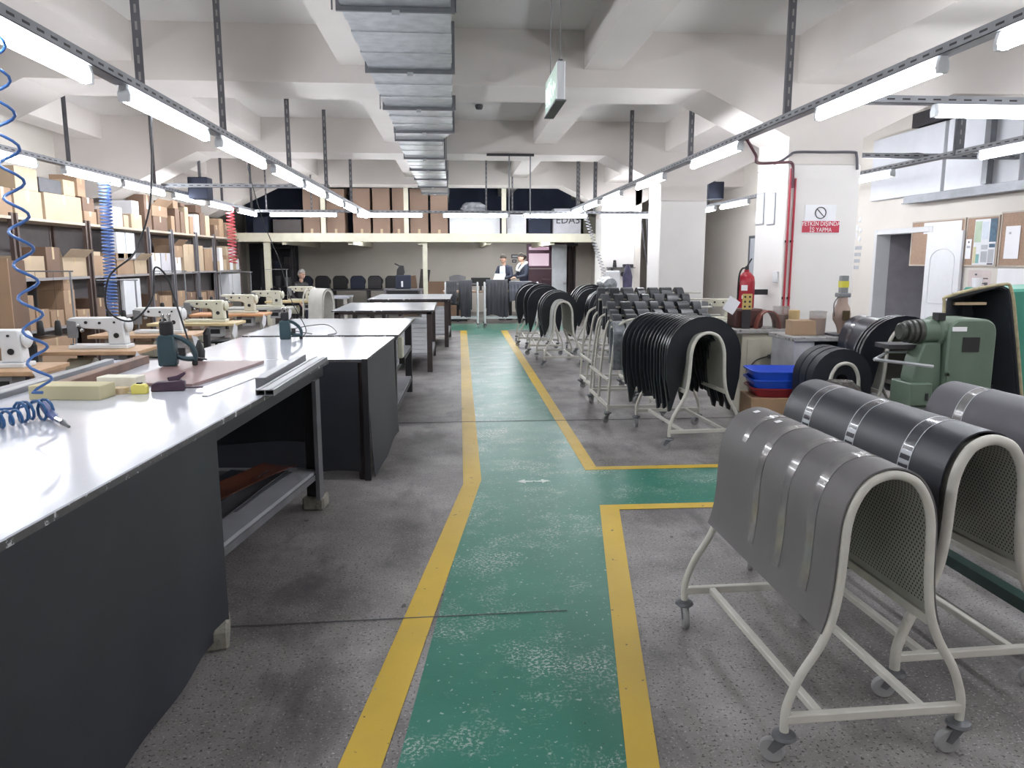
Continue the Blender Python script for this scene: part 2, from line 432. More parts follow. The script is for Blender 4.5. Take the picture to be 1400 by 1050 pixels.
hang = [(XLr-.06, y, .055) for y in (1.3, 5.2, 6.95, 9.6, 12.3, 15.2)]
perf_tray(XLr, XLr, -4.2, 17.95, ZL, label='long perforated cable tray over the cutting tables, left of the duct', hangers=hang)
ys = [-2.5, -.7, 1.15, 3.6-.75+.76, 5.52, 7.33, 9.22, 10.9, 12.7, 14.5, 16.4]
ys[3] = 3.59
for i, y in enumerate(ys):
    light(XLr, y, ZL, True, ('%s tube light from the camera in the row over the cutting tables' % ORD[i-3]) if i > 2 else '%s tube light behind the camera in the row over the cutting tables' % ORD[i], 'tube lights over the cutting tables')
ZR = 2.73; XRr = 2.75
hang = [(XRr, y, .055) for y in (2.0, 6.35, 8.95, 12.0, 15.0, 17.2)]
perf_tray(XRr, XRr, -4.2, 17.95, ZR, label='long perforated cable tray over the rubber carts, right of the duct', hangers=hang)
for i, y in enumerate((-2.4, 0.9, 3.11, 5.05, 8.12, 10.8, 13.4, 15.4, 17.1)):
    light(XRr, y, ZR, True, ('%s tube light from the camera in the row over the rubber carts' % ORD[i-2]) if i > 1 else '%s tube light behind the camera in the row over the rubber carts' % ORD[i], 'tube lights over the rubber carts')
ZLL = 2.68; XLL = -4.5
perf_tray(XLL, XLL, -4.2, 18.3, ZLL, label='cable tray over the sewing machines, in front of the box shelves', hangers=[(XLL, y, .05) for y in (4, 9.6, 12.2, 15.6, 17.8)])
for i, y in enumerate((-2, 1.5, 4.6, 8.1, 10.2, 11.8, 13.7, 15.5, 17.4)):
    light(XLL, y, ZLL, True, '%s tube light from the left in the row before the box shelves' % ORD[i-3] if i > 2 else '%s tube light out of view in the row before the box shelves' % ORD[i], 'tube lights before the box shelves')
XR2 = 5.5
perf_tray(XR2, XR2, -4.2, 18.0, 2.73, label='cable tray near the right wall, in front of the notice boards', hangers=[(XR2, 8.2, .1), (XR2, 4, .05), (XR2, 13.0, .05), (XR2, 16.5, .05)])
for i, y in enumerate((-1.5, 1.2, 4.3, 7.1, 10.2, 12.4, 14.95, 16.8)):
    light(XR2, y, 2.73, True, '%s tube light from the near end of the row by the right wall' % ORD[i], 'tube lights by the right wall')
# cross rows
perf_tray(-4.7, 5.6, 17.9, 17.9, 2.67, label='far cross cable tray in front of the mezzanine', hangers=[(x, 17.9, .035) for x in (-4.2, -3.2, 0.75, 1.35, 2.9, 3.25)])
for i, x in enumerate((-3.38, -1.45, 0.5, 2.35, 4.15)):
    light(x, 17.9, 2.67, False, '%s tube light from the left in the far cross row before the mezzanine' % ORD[i], 'tube lights before the mezzanine')
perf_tray(XRr+.06, XR, 5.75, 5.75, 2.76, label='short cross cable tray at upper right, running to the wall')
light(4.37, 5.75, 2.76, False, 'tube light running across the room at upper right', 'cross tube light')
perf_tray(XLL, -1.95, 12.5, 12.5, 2.72, w=.08, label='thin cross cable tray between the two left light rows')
perf_tray(4.32, XR, 9.0, 9.0, 2.80, w=.06, label='thin cross tray from the near column to the right wall')

# ---------------------------------------------------------------- ventilation duct
t = thing('air_duct', 'galvanised steel rectangular air duct running along the ceiling', 'air duct', (-.37, 10, 3.2))
def sect(y0, y1, x0, x1, z0, z1, i):
    n = max(2, int((y1-y0)/.25)); mb = MB()
    for k in range(n):      # crimped sheet: shallow cross ribs
        a = y0+(y1-y0)*k/n; b = y0+(y1-y0)*(k+1)/n; s = .006 if k % 2 else 0
        mb.bx(x0+s, x1-s, a, b, z0+s, z1-s)
    so = mb.build('duct_section', M_galv, t, smooth=0)
    for yy in (y0+.006, y1-.006):
        f = MB(); f.bx(x0-.025, x1+.025, yy-.006, yy+.006, z0-.026, z0+.004); f.bx(x0-.025, x0, yy-.006, yy+.006, z0+.004, z1+.02); f.bx(x1, x1+.025, yy-.006, yy+.006, z0+.004, z1+.02)
        f.build('flange', M_galvd, so, smooth=0)
    c = MB(); c.box(((x0+x1)/2, y1, z0-.035), (.05, .05, .03)); c.build('flange_clamp', M_galv, so, smooth=0)
OX, OY, OZ = -.37, 10, 3.2
fl = [2.0, 3.65, 5.25, 6.88, 8.5, 10.0]
for i in range(len(fl)-1): sect(fl[i]-OY, fl[i+1]-OY, -.71-OX, .0-OX, 0, .38, i)
sect(-4.4-OY, .35-OY, -.71-OX, .0-OX, 0, .38, 9); sect(.35-OY, 2.0-OY, -.71-OX, .0-OX, 0, .38, 9)
MB().prism([(-.71-OX, 10.0-OY), (0-OX, 10.0-OY), (-.13-OX, 10.65-OY), (-.76-OX, 10.65-OY)], 0, .38, 'z').build('reducer', M_galv, t, smooth=0)
fl = [10.65, 12.5, 14.1, 15.7, 17.3, 18.9, 20.4, 21.7]
for i in range(len(fl)-1): sect(fl[i]-OY, fl[i+1]-OY, -.75-OX, -.14-OX, 0, .34, i)
for y in (5.25, 8.5, 12.5, 15.7, 18.9):
    for x in (-.76, .03 if y < 10 else -.1): MB().tube([(x-OX, y-OY, -.02), (x-OX, y-OY, ZC-OZ)], .006, 6).build('threaded_rod', M_galvd, t)

# ---------------------------------------------------------------- exit sign
t = thing('exit_sign', 'hanging emergency exit sign, white box with a green running figure', 'exit sign', (.55, 4.33, 2.42))
B(-.012, .03, -.25, .25, 0, .19).build('sign_box', M_white, t, bevel=.004)
M_lit = emis('exit_panel', (70, 150, 110), 0.35)
B(-.0145, -.012, -.235, .235, .012, .178).build('sign_panel', M_lit, t)
M_pict = emis('exit_pictogram', (190, 240, 210), 0.6)
pic = MB()
def yz(pts, mb=pic): mb.prism(pts, -.0165, -.0145, 'x')
yz([(.04, .03), (.04, .15), (.12, .15), (.12, .03), (.105, .03), (.105, .138), (.055, .138), (.055, .03)])    # doorway
pic.lathe([(.001, -.0165), (.014, -.0165), (.014, -.0145), (.001, -.0145)], 10, (0, -.02, .142), ax='x')
yz([(-.035, .12), (-.005, .12), (.01, .085), (-.02, .08)]); yz([(-.02, .08), (.01, .085), (-.03, .06), (-.06, .04), (-.07, .05), (-.04, .068)])
yz([(-.01, .085), (.01, .085), (.025, .06), (.02, .025), (.008, .025), (.01, .055)]); yz([(-.035, .12), (-.06, .1), (-.055, .09), (-.03, .11)]); yz([(-.005, .12), (.02, .11), (.03, .09), (.022, .086), (.01, .103)])
yz([(-.2, .09), (-.13, .09), (-.13, .115), (-.09, .08), (-.13, .045), (-.13, .07), (-.2, .07)]); yz([(.15, .04), (.15, .05), (.21, .05), (.21, .04)]); yz([(.15, .06), (.16, .06), (.16, .14), (.15, .14)]); yz([(.2, .06), (.21, .06), (.21, .14), (.2, .14)])
pic.build('pictogram', M_pict, t, smooth=0)
B(-.02, .036, -.255, .255, -.008, 0).build('bottom_rim', M_galvd, t)
for y in (-.2, .2):
    w = MB(); w.tube([(.009, y, .19), (.009, y, ZC-2.42)], .0022, 6); w.build('suspension_wire', M_galvd, t)
    w = MB(); w.box((.009, y, .198), (.022, .04, .014)); w.build('bracket', M_rubber, t)
w = MB()
for k in range(6): w.tube([(.009+.012*math.cos(a), -.2, .75+k*.03+.02*math.sin(a)) for a in [j*PI/4 for j in range(8)]], .0025, 4, closed=True)
w.build('chain', M_galvd, t)
# pixel of the 1400x1050 photograph -> point on a plane of the real room (used to place things where they stand)
_cp, _sp, _cy, _sy = math.cos(PITCH), math.sin(PITCH), math.cos(YAW), math.sin(YAW)
_f = Vector((_sy*_cp, _cy*_cp, -_sp)); _r = Vector((_cy, -_sy, 0)); _u = _r.cross(_f)
def _ray(x, y): return _f + _r*((x-700)/1040) + _u*((525-y)/1040)
def atz(x, y, z):
    d = _ray(x, y); return Vector((0, 0, 1.6)) + d*((z-1.6)/d.z)
def atY(x, y, Y):
    d = _ray(x, y); return Vector((0, 0, 1.6)) + d*(Y/d.y)
def atX(x, y, X):
    d = _ray(x, y); return Vector((0, 0, 1.6)) + d*(X/d.x)

# ---------------------------------------------------------------- cutting tables
def table(label, loc, rz, w, l, h, shelves=(), leg=.07, skirts=(), inset=.03, legm=None, edge=.05, tilt=0):
    """origin: far right corner of the top, on the floor. local x from -w to 0, y from -l to 0"""
    legm = legm or M_leg
    t = thing('cutting_table', label, 'table', loc, rz, 'white topped cutting tables')
    B(-w, 0, -l, 0, h-.022, h).build('tabletop', M_table, t, bevel=.003)
    e = MB(); e.bx(-w-.003, .003, -l-.003, -l+.001, h-.024, h-.003); e.bx(-.001, .003, -l, 0, h-.024, h-.003); e.bx(-w-.003, -w+.001, -l, 0, h-.024, h-.003); e.bx(-w, 0, -.001, .003, h-.024, h-.003)
    e.build('edge_band', M_edge, t, smooth=0)
    f = MB(); a, b = inset, inset+.04
    f.bx(-w+a, -a, -l+a, -l+b, h-.022-edge, h-.023); f.bx(-w+a, -a, -b, -a, h-.022-edge, h-.023); f.bx(-b, -a, -l+b, -b, h-.022-edge, h-.023); f.bx(-w+a, -w+b, -l+b, -b, h-.022-edge, h-.023)
    f.build('frame', legm, t, smooth=0)
    for x in (-a-leg/2, -w+a+leg/2):
        for y in ((-a-leg/2), -l+a+leg/2) if l < 4 else ((-a-leg/2-.12), -1.98, -l+a+leg/2):
            B(x-leg/2, x+leg/2, y-leg/2, y+leg/2, .0 if l < 4 else .09, h-.024-edge+.03).build('leg', legm, t, bevel=.004)
    for (z, ya, yb) in (() if tilt else shelves):
        B(-w+a+leg, -a-.01, ya, yb, z-.02, z).build('shelf', mat('grey_shelf_board', (182, 182, 186), 0.5), t, smooth=0)
        r = MB(); r.bx(-a-.04, -a, ya, yb, z-.055, z-.02); r.bx(-w+a, -w+a+.04, ya, yb, z-.055, z-.02)
        r.build('shelf_rail', legm, t, smooth=0)
    for (z, ya, yb) in (shelves if tilt else ()):
        za = z-tilt
        MB().prism([(ya, z-.02), (ya, z), (yb, za), (yb, za-.02)], -w+a+leg, -a-.01, 'x').build('shelf', mat('grey_shelf_board', (150, 150, 156), 0.5), t, smooth=0)
        for x in (-a-.04, -w+a): MB().prism([(ya, z-.055), (ya, z-.021), (yb, za-.021), (yb, za-.055)], x, x+.04, 'x').build('shelf_rail', mat('grey_angle_iron', (110, 110, 116), 0.45, 0.3, var=.12), t, smooth=0)
    for s in skirts: s(t)
    return t
def cloth(nm, p0, p1, z0, z1, amp=.012, th=.004, folds=7, m=None, flare=0, notch=0):
    """hanging vinyl sheet between plan points p0,p1"""
    d = Vector((p1[0]-p0[0], p1[1]-p0[1], 0)); L = d.length; d /= L; n = Vector((d.y, -d.x, 0))
    def fn(u, v):
        w = v**1.3
        off = amp*w*(math.sin(u*folds*2*PI)+.5*math.sin(u*folds*4.7+1))+flare*v*v
        z = z1+(z0-z1)*v + (.03*math.sin(u*9)+notch*u)*v*.5
        return (p0[0]+d.x*L*u+n.x*off, p0[1]+d.y*L*u+n.y*off, z), n
    def go(t): MB().shell(fn, 40, 8, th).build(nm, m or M_skirt, t, smooth=60)
    return go
T1 = table('big foreground cutting table with a white top and black hanging sheets', (-.84, 5.07, 0), -.07, 1.46, 4.5, .95,
      shelves=((.40, -1.94, -.2),), leg=.085, legm=mat('black_table_steel', (44, 44, 50), 0.5, 0.2, var=.1),
      skirts=(cloth('vinyl_skirt', (-.012, -4.45), (-.012, -1.93), .03, .925, folds=4), cloth('vinyl_skirt', (-1.43, -.06), (-.15, -.06), .40, .9, folds=3, amp=.006),
              cloth('vinyl_skirt', (-1.44, -4.45), (-1.44, -.1), .1, .92, folds=4), cloth('vinyl_skirt', (-1.38, -2.06), (-.1, -2.06), .06, .9, folds=3, amp=.006)), edge=.075, tilt=.13)
# angle iron facing on the front right legs
for y in (-.28,):
    o = B(-.03, -.006, y-.05, y+.05, .09, .86).build('leg_angle', mat('grey_angle_iron', (96, 96, 102), 0.45, 0.3, var=.12), T1)
M_blk = mat('old_plaster_block', (150, 146, 136), 0.9, var=.15, scale=20, bump=.6, bscale=40, chips=(110, 106, 98), chip_amt=.6)
def block(loc, rz, lab, d=(.15, .17, .09)):
    mb = MB(); mb.bx(-d[0]/2, d[0]/2, -d[1]/2, d[1]/2, 0, d[2])
    o = mb.build('support_block', M_blk, None, bevel=.012); o.location = loc; o.rotation_euler = (0, 0, rz)
    return tag(o, lab, 'block', 'blocks under the table legs')
def t1w(x, y, z=0):
    c, s = math.cos(-.07), math.sin(-.07); return (-.84+x*c-y*s, 5.07+x*s+y*c, z)
block(t1w(-.07, -.195), -.1, 'small chipped plaster block under the far right leg of the big table', (.14, .14, .09))
block(t1w(-.08, -1.98), .25, 'large chipped plaster block under the middle right leg of the big table', (.17, .2, .09))
block(t1w(-1.39, -.2), 0, 'plaster block under the far left leg of the big table')
block(t1w(-1.39, -1.98), 0, 'plaster block under the middle left leg of the big table')
block(t1w(-1.39, -4.43), 0, 'plaster block under the near left leg of the big table')
block(t1w(-.07, -4.43), 0, 'plaster block under the near right leg of the big table')
T2 = table('cutting table with black vinyl hanging on its front and right side', (-.56, 7.1, 0), -.05, 1.42, 1.62, .9, leg=.05,
      skirts=(cloth('vinyl_skirt', (-1.4, -1.625), (-.06, -1.625), .06, .88, folds=2, amp=.008), cloth('vinyl_skirt', (.006, -1.6), (.006, -.1), .02, .885, folds=1, amp=.008, flare=.03)), edge=.03)
B(-.03, .012, -1.63, -1.6, .0, .9).build('corner_post', mat('black_table_steel', (44, 44, 50)), T2)
T3 = table('open cutting table behind the skirted one, with two lower shelves', (-.5, 9.4, 0), -.02, 1.46, 2.1, .9, shelves=((.2, -2.0, -.1), (.58, -2.0, -.1)), leg=.08, edge=.04, legm=mat('near_black_steel', (52, 50, 54), 0.5, .2))
o = B(-.02, .03, -2.0, -1.86, .66, .86).build('junction_box', M_machc, T3, bevel=.006); B(-.01, .045, -1.96, -1.9, .6, .66).build('plug', M_black, o)
T4 = table('cutting table on dark brown legs, fourth from the camera', (-.3, 13.0, 0), 0, 1.44, 2.05, .9, leg=.075, edge=.04, shelves=((.24, -1.95, -.1),))
T5 = table('farthest cutting table on dark brown legs, beside the walkway end', (-.05, 16.2, 0), -.02, 1.5, 2.05, .9, leg=.075, edge=.04, shelves=((.24, -1.95, -.1),))
# white foam sheets stacked on the lower shelves
for (T, nm, x0, x1, y0, y1, z, n) in ((T4, 'left stack under the fourth table', -1.35, -.86, 11.3, 12.7, .24, 6), (T4, 'right stack under the fourth table', -.84, -.42, 11.3, 12.7, .24, 7), (T5, 'stack under the farthest table', -.62, -.18, 14.4, 15.8, .24, 7)):
    for k in range(n):
        e = rnd.uniform(-.012, .012)
        o = B(x0+e, x1+e, y0+e, y1+e, z+k*.062, z+k*.062+.058).build('foam_sheet', M_white, None, bevel=.004)
        tag(o, '%s white foam sheet from below, %s' % (ORD[k], nm), 'foam sheet', 'white foam sheets')

# ---- things on the big table
ZT = .95
def P(x, y, z=ZT): return atz(x, y, z)
def bar(name, label, cat, a, b, w, h, m, z=ZT, parts=None, hollow=False, grp=None):
    """straight bar lying from a to b (plan points) on height z"""
    a = Vector((a[0], a[1], 0)); b = Vector((b[0], b[1], 0)); d = b-a; L = d.length; ang = math.atan2(d.y, d.x)
    t = thing(name, label, cat, ((a.x+b.x)/2, (a.y+b.y)/2, z), ang, grp)
    if hollow:
        mb = MB(); e = .004
        mb.bx(-L/2, L/2, -w/2, w/2, 0, e); mb.bx(-L/2, L/2, -w/2, w/2, h-e, h)
        for yy in (-w/2, -e/2, w/2-e): mb.bx(-L/2, L/2, yy, yy+e, e, h-e)
        mb.build('profile', m, t, smooth=0)
        g = MB()
        for k in (-.3, .3): g.bx(-L/2+.01, L/2-.01, k*w-.006, k*w+.006, h, h+.002)
        g.build('profile_ridge', M_galvd, t, smooth=0)
    else:
        B(-L/2, L/2, -w/2, w/2, 0, h).build('bar_body', m, t, bevel=.003)
        B(-L/2-.001, -L/2, -w/2+.004, w/2-.004, .004, h-.004).build('bar_end', M_galvd, t, smooth=0)
    return t
M_lead = mat('brushed_grey_metal', (140, 142, 146), 0.4, 0.5, var=.06)
bar('metal_profile', 'double channel metal bar lying along the right edge of the big table', 'metal bar', (-.925, 3.72), (-.88, 5.02), .09, .03, M_lead, hollow=True)
bar('steel_block', 'thick grey steel bar lying next to the double channel bar', 'metal bar', (-1.0, 3.95), (-.985, 4.95), .055, .055, M_lead)
bar('steel_ruler', 'thin flat steel ruler under the end of the grey bar', 'ruler', (-1.21, 3.72), (-1.075, 4.75), .035, .003, M_galv)
bar('metal_profile', 'long grey aluminium rail along the left edge of the big table', 'metal bar', (-2.16, 3.2), (-2.2, 5.0), .05, .03, M_lead)
bar('wooden_beam', 'brown wooden beam with grey top behind the hand cutter', 'beam', (-1.97, 3.72), (-1.99, 5.0), .065, .05, mat('brown_beam', (128, 96, 78), .5, var=.1, scale=8, rgb2=(104, 76, 62)))
# brown board
bd = MB(); q = [(-1.79, 4.1), (-1.36, 4.0), (-1.22, 4.93), (-1.74, 4.95)]
bd.prism(q, ZT, ZT+.018, 'z'); ob = bd.build('brown_board', mat('brown_laminate', (146, 118, 116), .35, var=.08, scale=5), None, bevel=.002); tag(ob, 'flat brown cutting board under the hand cutter', 'board')
# foam blocks
M_foam = mat('cream_foam', (190, 182, 148), .8, var=.03)
o = B(-.17, .17, -.07, .07, 0, .068).build('foam_block', M_foam, None, bevel=.003); o.location = (-1.83, 3.74, ZT); o.rotation_euler = (0, 0, -.1); tag(o, 'long cream foam block at the front of the big table', 'foam block', 'foam blocks on the table')
o = B(-.1, .1, -.05, .05, 0, .07).build('foam_block', mat('white_foam', (226, 222, 206), .8), None, bevel=.003); o.location = (-1.70, 3.97, ZT); o.rotation_euler = (0, 0, -.12); tag(o, 'short paler foam block just behind the long cream one', 'foam block', 'foam blocks on the table')
# adhesive roll between foam and tape measure
o = MB().lathe([(.02, 0), (.04, 0), (.04, .03), (.02, .03)], 20).build('tape_roll', M_tape, None); o.location = (-1.655, 3.85, ZT); tag(o, 'small roll of beige tape beside the pale foam block', 'tape roll')
# yellow tape measure
t = thing('tape_measure', 'yellow pocket tape measure lying on the big table', 'tape measure', (-1.555, 3.83, ZT), .05)
MB().prism([(-.036, 0), (.036, 0), (.038, .03), (.028, .048), (-.026, .05), (-.038, .036)], -.02, .02, 'y').build('case', mat('yellow_plastic', (226, 214, 110), .4), t, bevel=.003)
B(-.012, .012, -.012, .012, .049, .056).build('lock_button', M_black, t, bevel=.002); B(-.06, -.03, -.008, .008, .004, .006).build('blade', mat('yellow_blade', (190, 180, 110), .4), t)
# dark plum staple gun / belt case
t = thing('hand_stapler', 'dark plum coloured hand tool with a raised lever', 'hand tool', (-1.44, 3.9, ZT), .12)
M_plum = mat('plum_plastic', (66, 44, 62), .4)
MB().prism([(-.085, 0), (.075, 0), (.08, .05), (.06, .056), (-.05, .05), (-.08, .04)], -.02, .02, 'y').build('body', M_plum, t, bevel=.005)
MB().prism([(.0, .052), (.05, .055), (.085, .088), (.08, .098), (.04, .078), (-.005, .07)], -.012, .012, 'y').build('lever', M_plum, t, bevel=.002)
B(.07, .16, -.012, .012, .012, .02).build('strap', M_plum, t)
# hand cutters
M_teal = mat('dark_teal_enamel', (48, 72, 80), .4, .1, var=.06)
def cutter(label, loc, rz, s=1.0):
    t = thing('hand_cutter', label, 'power tool', loc, rz, 'electric hand cutters')
    MB().prism([(-.05, 0), (.05, 0), (.055, .05), (.048, .17), (.04, .19), (-.04, .19), (-.052, .17), (-.052, .04)], -.04, .04, 'y').build('motor_body', M_teal, t, bevel=.008)
    MB().lathe([(.036, .185), (.04, .2), (.04, .262), (.034, .27)], 16).build('motor_cap', M_black, t)
    for x in (-.018, .018): MB().lathe([(.008, .265), (.008, .295), (.011, .297), (.011, .312), (.004, .316)], 8, (x, 0, 0)).build('pin', M_chrome, t)
    pts = catmull([(.02, 0, .185), (.08, 0, .165), (.135, 0, .12), (.155, 0, .07), (.15, 0, .03)], 5)
    MB().tube(pts, .016, 8).build('handle', M_teal, t)
    MB().tube(catmull([(.03, 0, .07), (.09, 0, .045), (.15, 0, .04)], 5), .017, 8).build('lower_grip', M_teal, t)
    MB().lathe([(.014, -.0), (.018, .01), (.014, .04)], 10, (.15, 0, 0)).build('foot', M_black, t)
    B(.06, .1, -.012, .012, .06, .11).build('trigger', M_black, t, bevel=.003)
    B(-.054, -.05, -.02, .02, .08, .14).build('name_plate', M_lead, t)
    t.scale = (s, s, s)
    return t
cutter('dark teal electric hand cutter standing on the brown board', (-1.735, 4.72, ZT+.018), .12)
c2 = cutter('smaller teal hand cutter on the second cutting table top', (-1.52, 6.95, .9), .1, .9)
def wire(name, label, pts, r=.004, m=None, cat='cable', k=8, group=None):
    o = MB().tube(catmull(pts, k), r, 6).build(name, m or M_black, None, smooth=80); return tag(o, label, cat, group)
# power cables of the cutters
p0 = Vector((-1.58, 4.74, ZT+.05))
tr = MB()
wire('power_cable', 'black cable looping down from the tray to the near hand cutter', [(-1.9, 5.2, 2.6), (-1.93, 5.15, 2.0), (-2.0, 5.1, 1.72), (-2.02, 5.0, 1.62), (-2.14, 4.95, 1.5), (-2.17, 4.95, 1.3), (-2.05, 5.0, 1.22), (-1.93, 5.05, 1.36), (-1.92, 5.1, 1.55), (-1.85, 5.1, 1.5), (-1.8, 5.08, 1.35), (-1.72, 5.0, 1.15), (-1.66, 4.95, 1.0), (-1.57, 4.9, .985), (-1.575, 4.76, 1.01)], .006)
o = MB().lathe([(.008, 0), (.03, .02), (.035, .07), (.02, .11), (.008, .14)], 10).build('cable_grip', M_black, None); o.location = (-1.64, 5.0, .955); tag(o, 'black rubber plug housing on the near cutter cable', 'plug')
wire('power_cable', 'thin cable hanging down to the second hand cutter', [(-1.9, 7.3, 2.6), (-1.75, 7.25, 2.0), (-1.6, 7.2, 1.6), (-1.5, 7.15, 1.25), (-1.35, 7.0, 1.0), (-1.36, 6.95, .93)], .004)
wire('power_cable', 'thin cable loop resting on the third table behind the cutter', [(-1.36, 7.35, .91), (-1.6, 7.6, .93), (-1.3, 7.7, .97), (-1.15, 7.5, .91), (-1.2, 7.3, .905)], .004)

# coiled hoses
def coil(name, label, top, bot, R, turns, r, m, jitter=.0, group='coiled air hoses', slack=1.0, tilt=(0, 0)):
    top = Vector(top); bot = Vector(bot); d = bot-top; n = int(turns*10); pts = []
    for i in range(n+1):
        s = i/n; a = 2*PI*turns*s
        c = top+d*(s**slack); rr = R*(1+jitter*math.sin(5*a+s*9))
        pts.append((c.x+rr*math.cos(a), c.y+rr*math.sin(a), c.z+R*.3*math.sin(a)*tilt[0]))
    pts = [tuple(top+Vector((0, 0, .05)))]+pts+[tuple(bot)]
    t = thing(name, label, 'air hose', tuple(top), 0, group)
    MB().tube([Vector(p)-top for p in pts], r, 6).build('hose', m, t, smooth=80)
    MB().lathe([(.012, .0), (.016, .02), (.016, .07), (.01, .09)], 10).build('hose_fitting', M_chrome, t)
    return t
t = coil('coiled_hose', 'stretched blue coiled air hose hanging over the big table', (-1.90, 3.5, 2.50), (-1.80, 3.42, 1.03), .042, 10.5, .0068, M_blue)
TO = Vector((-1.90, 3.5, 2.50))
M_hd = mat('blue_hose_dark', (44, 92, 142), .3)
def lay(c0, c1, R, n, wob=.25, up=.0):
    c0 = Vector(c0); c1 = Vector(c1); d = c1-c0; q = Vector((-d.y, d.x, 0)).normalized(); pts = []
    for i in range(int(n*10)+1):
        s = i/(n*10); a = 2*PI*n*s; r = R*(1+wob*math.sin(s*11))
        pts.append(c0+d*s+q*(r*math.cos(a)+.02*math.sin(s*6))+Vector((0, 0, max(R+r*math.sin(a), .0)+up))-TO)
    return pts
MB().tube(lay((-2.1, 2.6, .955), (-1.73, 3.12, .955), .034, 17), .0062, 6).build('hose_coil', M_hd, t, smooth=80)
MB().tube(lay((-1.75, 3.14, .955), (-1.69, 3.24, .955), .04, 4, .1), .0062, 6).build('hose_coil', M_hd, t, smooth=80)
MB().tube(lay((-2.1, 3.05, .955), (-1.93, 3.16, .955), .045, 6, .2), .0062, 6).build('hose_coil', M_blue, t, smooth=80)
MB().tube(catmull([Vector(p)-TO for p in ((-1.93, 3.2, 1.0), (-1.85, 3.3, .985), (-1.80, 3.40, 1.0), (-1.74, 3.36, .98), (-1.70, 3.28, .965), (-1.66, 3.24, .965))], 5), .0062, 6).build('hose_end', M_blue, t, smooth=80)
G = [Vector(p)-TO for p in ((-1.76, 3.33, 1.0), (-1.68, 3.22, .985), (-1.60, 3.12, .97), (-1.55, 3.07, .966), (-1.50, 3.01, .962))]
g = MB().tube(G[:3], [.017, .02, .013], 10).build('blow_gun', mat('blue_grey_plastic', (70, 84, 134), .4), t)
MB().tube(G[2:4], .013, 10).build('gun_collar', M_chrome, g); MB().tube(G[3:], [.009, .006], 8).build('gun_nozzle', M_galvd, g)
M_blue2 = mat('pale_blue_hose', (96, 128, 190), .3)
coil('coiled_hose', 'tightly wound blue coiled air hose before the box shelves', (-4.5, 10.5, 2.6), (-4.5, 10.4, .85), .07, 40, .010, M_blue2)
coil('coiled_hose', 'red coiled air hose hanging in front of the far shelves', (-4.5, 16.1, 2.64), (-4.5, 16.1, 1.55), .08, 16, .013, mat('red_hose', (196, 84, 92), .4))
coil('coiled_hose', 'grey coiled air hose hanging beside the far column', (2.95, 17.3, 2.6), (3.45, 16.9, .95), .05, 24, .008, mat('grey_hose', (150, 150, 156), .4))
# sheets on the shelf under the big table
def sheet(label, cx, cy, z, w, d, rz, m, th=.003, curl=.0):
    def fn(u, v):
        return ((u-.5)*w, (v-.5)*d, curl*((u-.5)*2)**2+.004*math.sin(v*7+u*3)+.004), (0, 0, 1)
    o = MB().shell(fn, 12, 12, th).build('vinyl_sheet', m, None); o.location = (cx, cy, z-.07); o.rotation_euler = (-.075, 0, rz)
    return tag(o, label, 'sheet', 'sheets on the shelf under the big table')
M_gs = mat('grey_vinyl', (92, 93, 98), .6); M_bv = mat('brown_leather', (104, 62, 48), .25, var=.12)
px = t1w(-.75, -1.1)
sheet('large grey vinyl sheet lying flat on the under-table shelf', px[0]+.02, px[1], .406, 1.12, 1.55, -.07, M_gs)
sheet('black vinyl sheet on top of the grey one under the table', px[0]+.36, px[1]-.05, .416, .36, 1.5, -.10, M_skirt, curl=.01)
sheet('glossy brown leather strip on the under-table shelf', px[0]+.42, px[1]+.12, .432, .22, 1.25, -.22, M_bv, curl=.015)
sheet('narrow dark vinyl strip at the front edge of the under-table shelf', px[0]+.54, px[1]-.12, .442, .12, 1.35, -.05, mat('dark_grey_vinyl', (62, 62, 66), .3), curl=.012)

# ---------------------------------------------------------------- left shelving and boxes
XS = -5.2
M_shelf = mat('pale_shelf_board', (188, 176, 160), .6, var=.05)
units = [(7.7, 9.62, M_rackb), (9.68, 11.45, M_rackb), (11.52, 13.6, M_rackb), (13.68, 14.75, M_rack), (14.8, 16.1, M_rack), (16.15, 17.3, M_rack), (17.35, 19.3, M_rackb)]
LV = (.15, .74, 1.38, 2.12)
for i, (y0, y1, m) in enumerate(units):
    t = thing('shelving_unit', '%s unit from the left in the row of box shelves' % ORD[i], 'shelving', (XS, y0, 0), 0, 'box shelves along the left wall')
    L = y1-y0
    for x in (-.5, 0):
        for y in (0.0, L-.045):
            mb = MB(); mb.bx(x-.045, x, y, y+.004, 0, 2.16); mb.bx(x-.004, x, y, y+.045, 0, 2.16); mb.build('upright', m, t, smooth=0)
    for z in LV:
        s = MB(); s.bx(-.5, -.001, .005, L-.005, z-.035, z); s.build('shelf_board', M_shelf if z > 2 else m if z > 1.5 else mat('shelf_steel', (150, 146, 146), .5), t, smooth=0)
    B(-.515, -.505, .02, L-.02, .12, 2.1).build('back_panel', mat('grey_back_panel', (104, 99, 100), .7, var=.06), t, smooth=0)
nb = {}
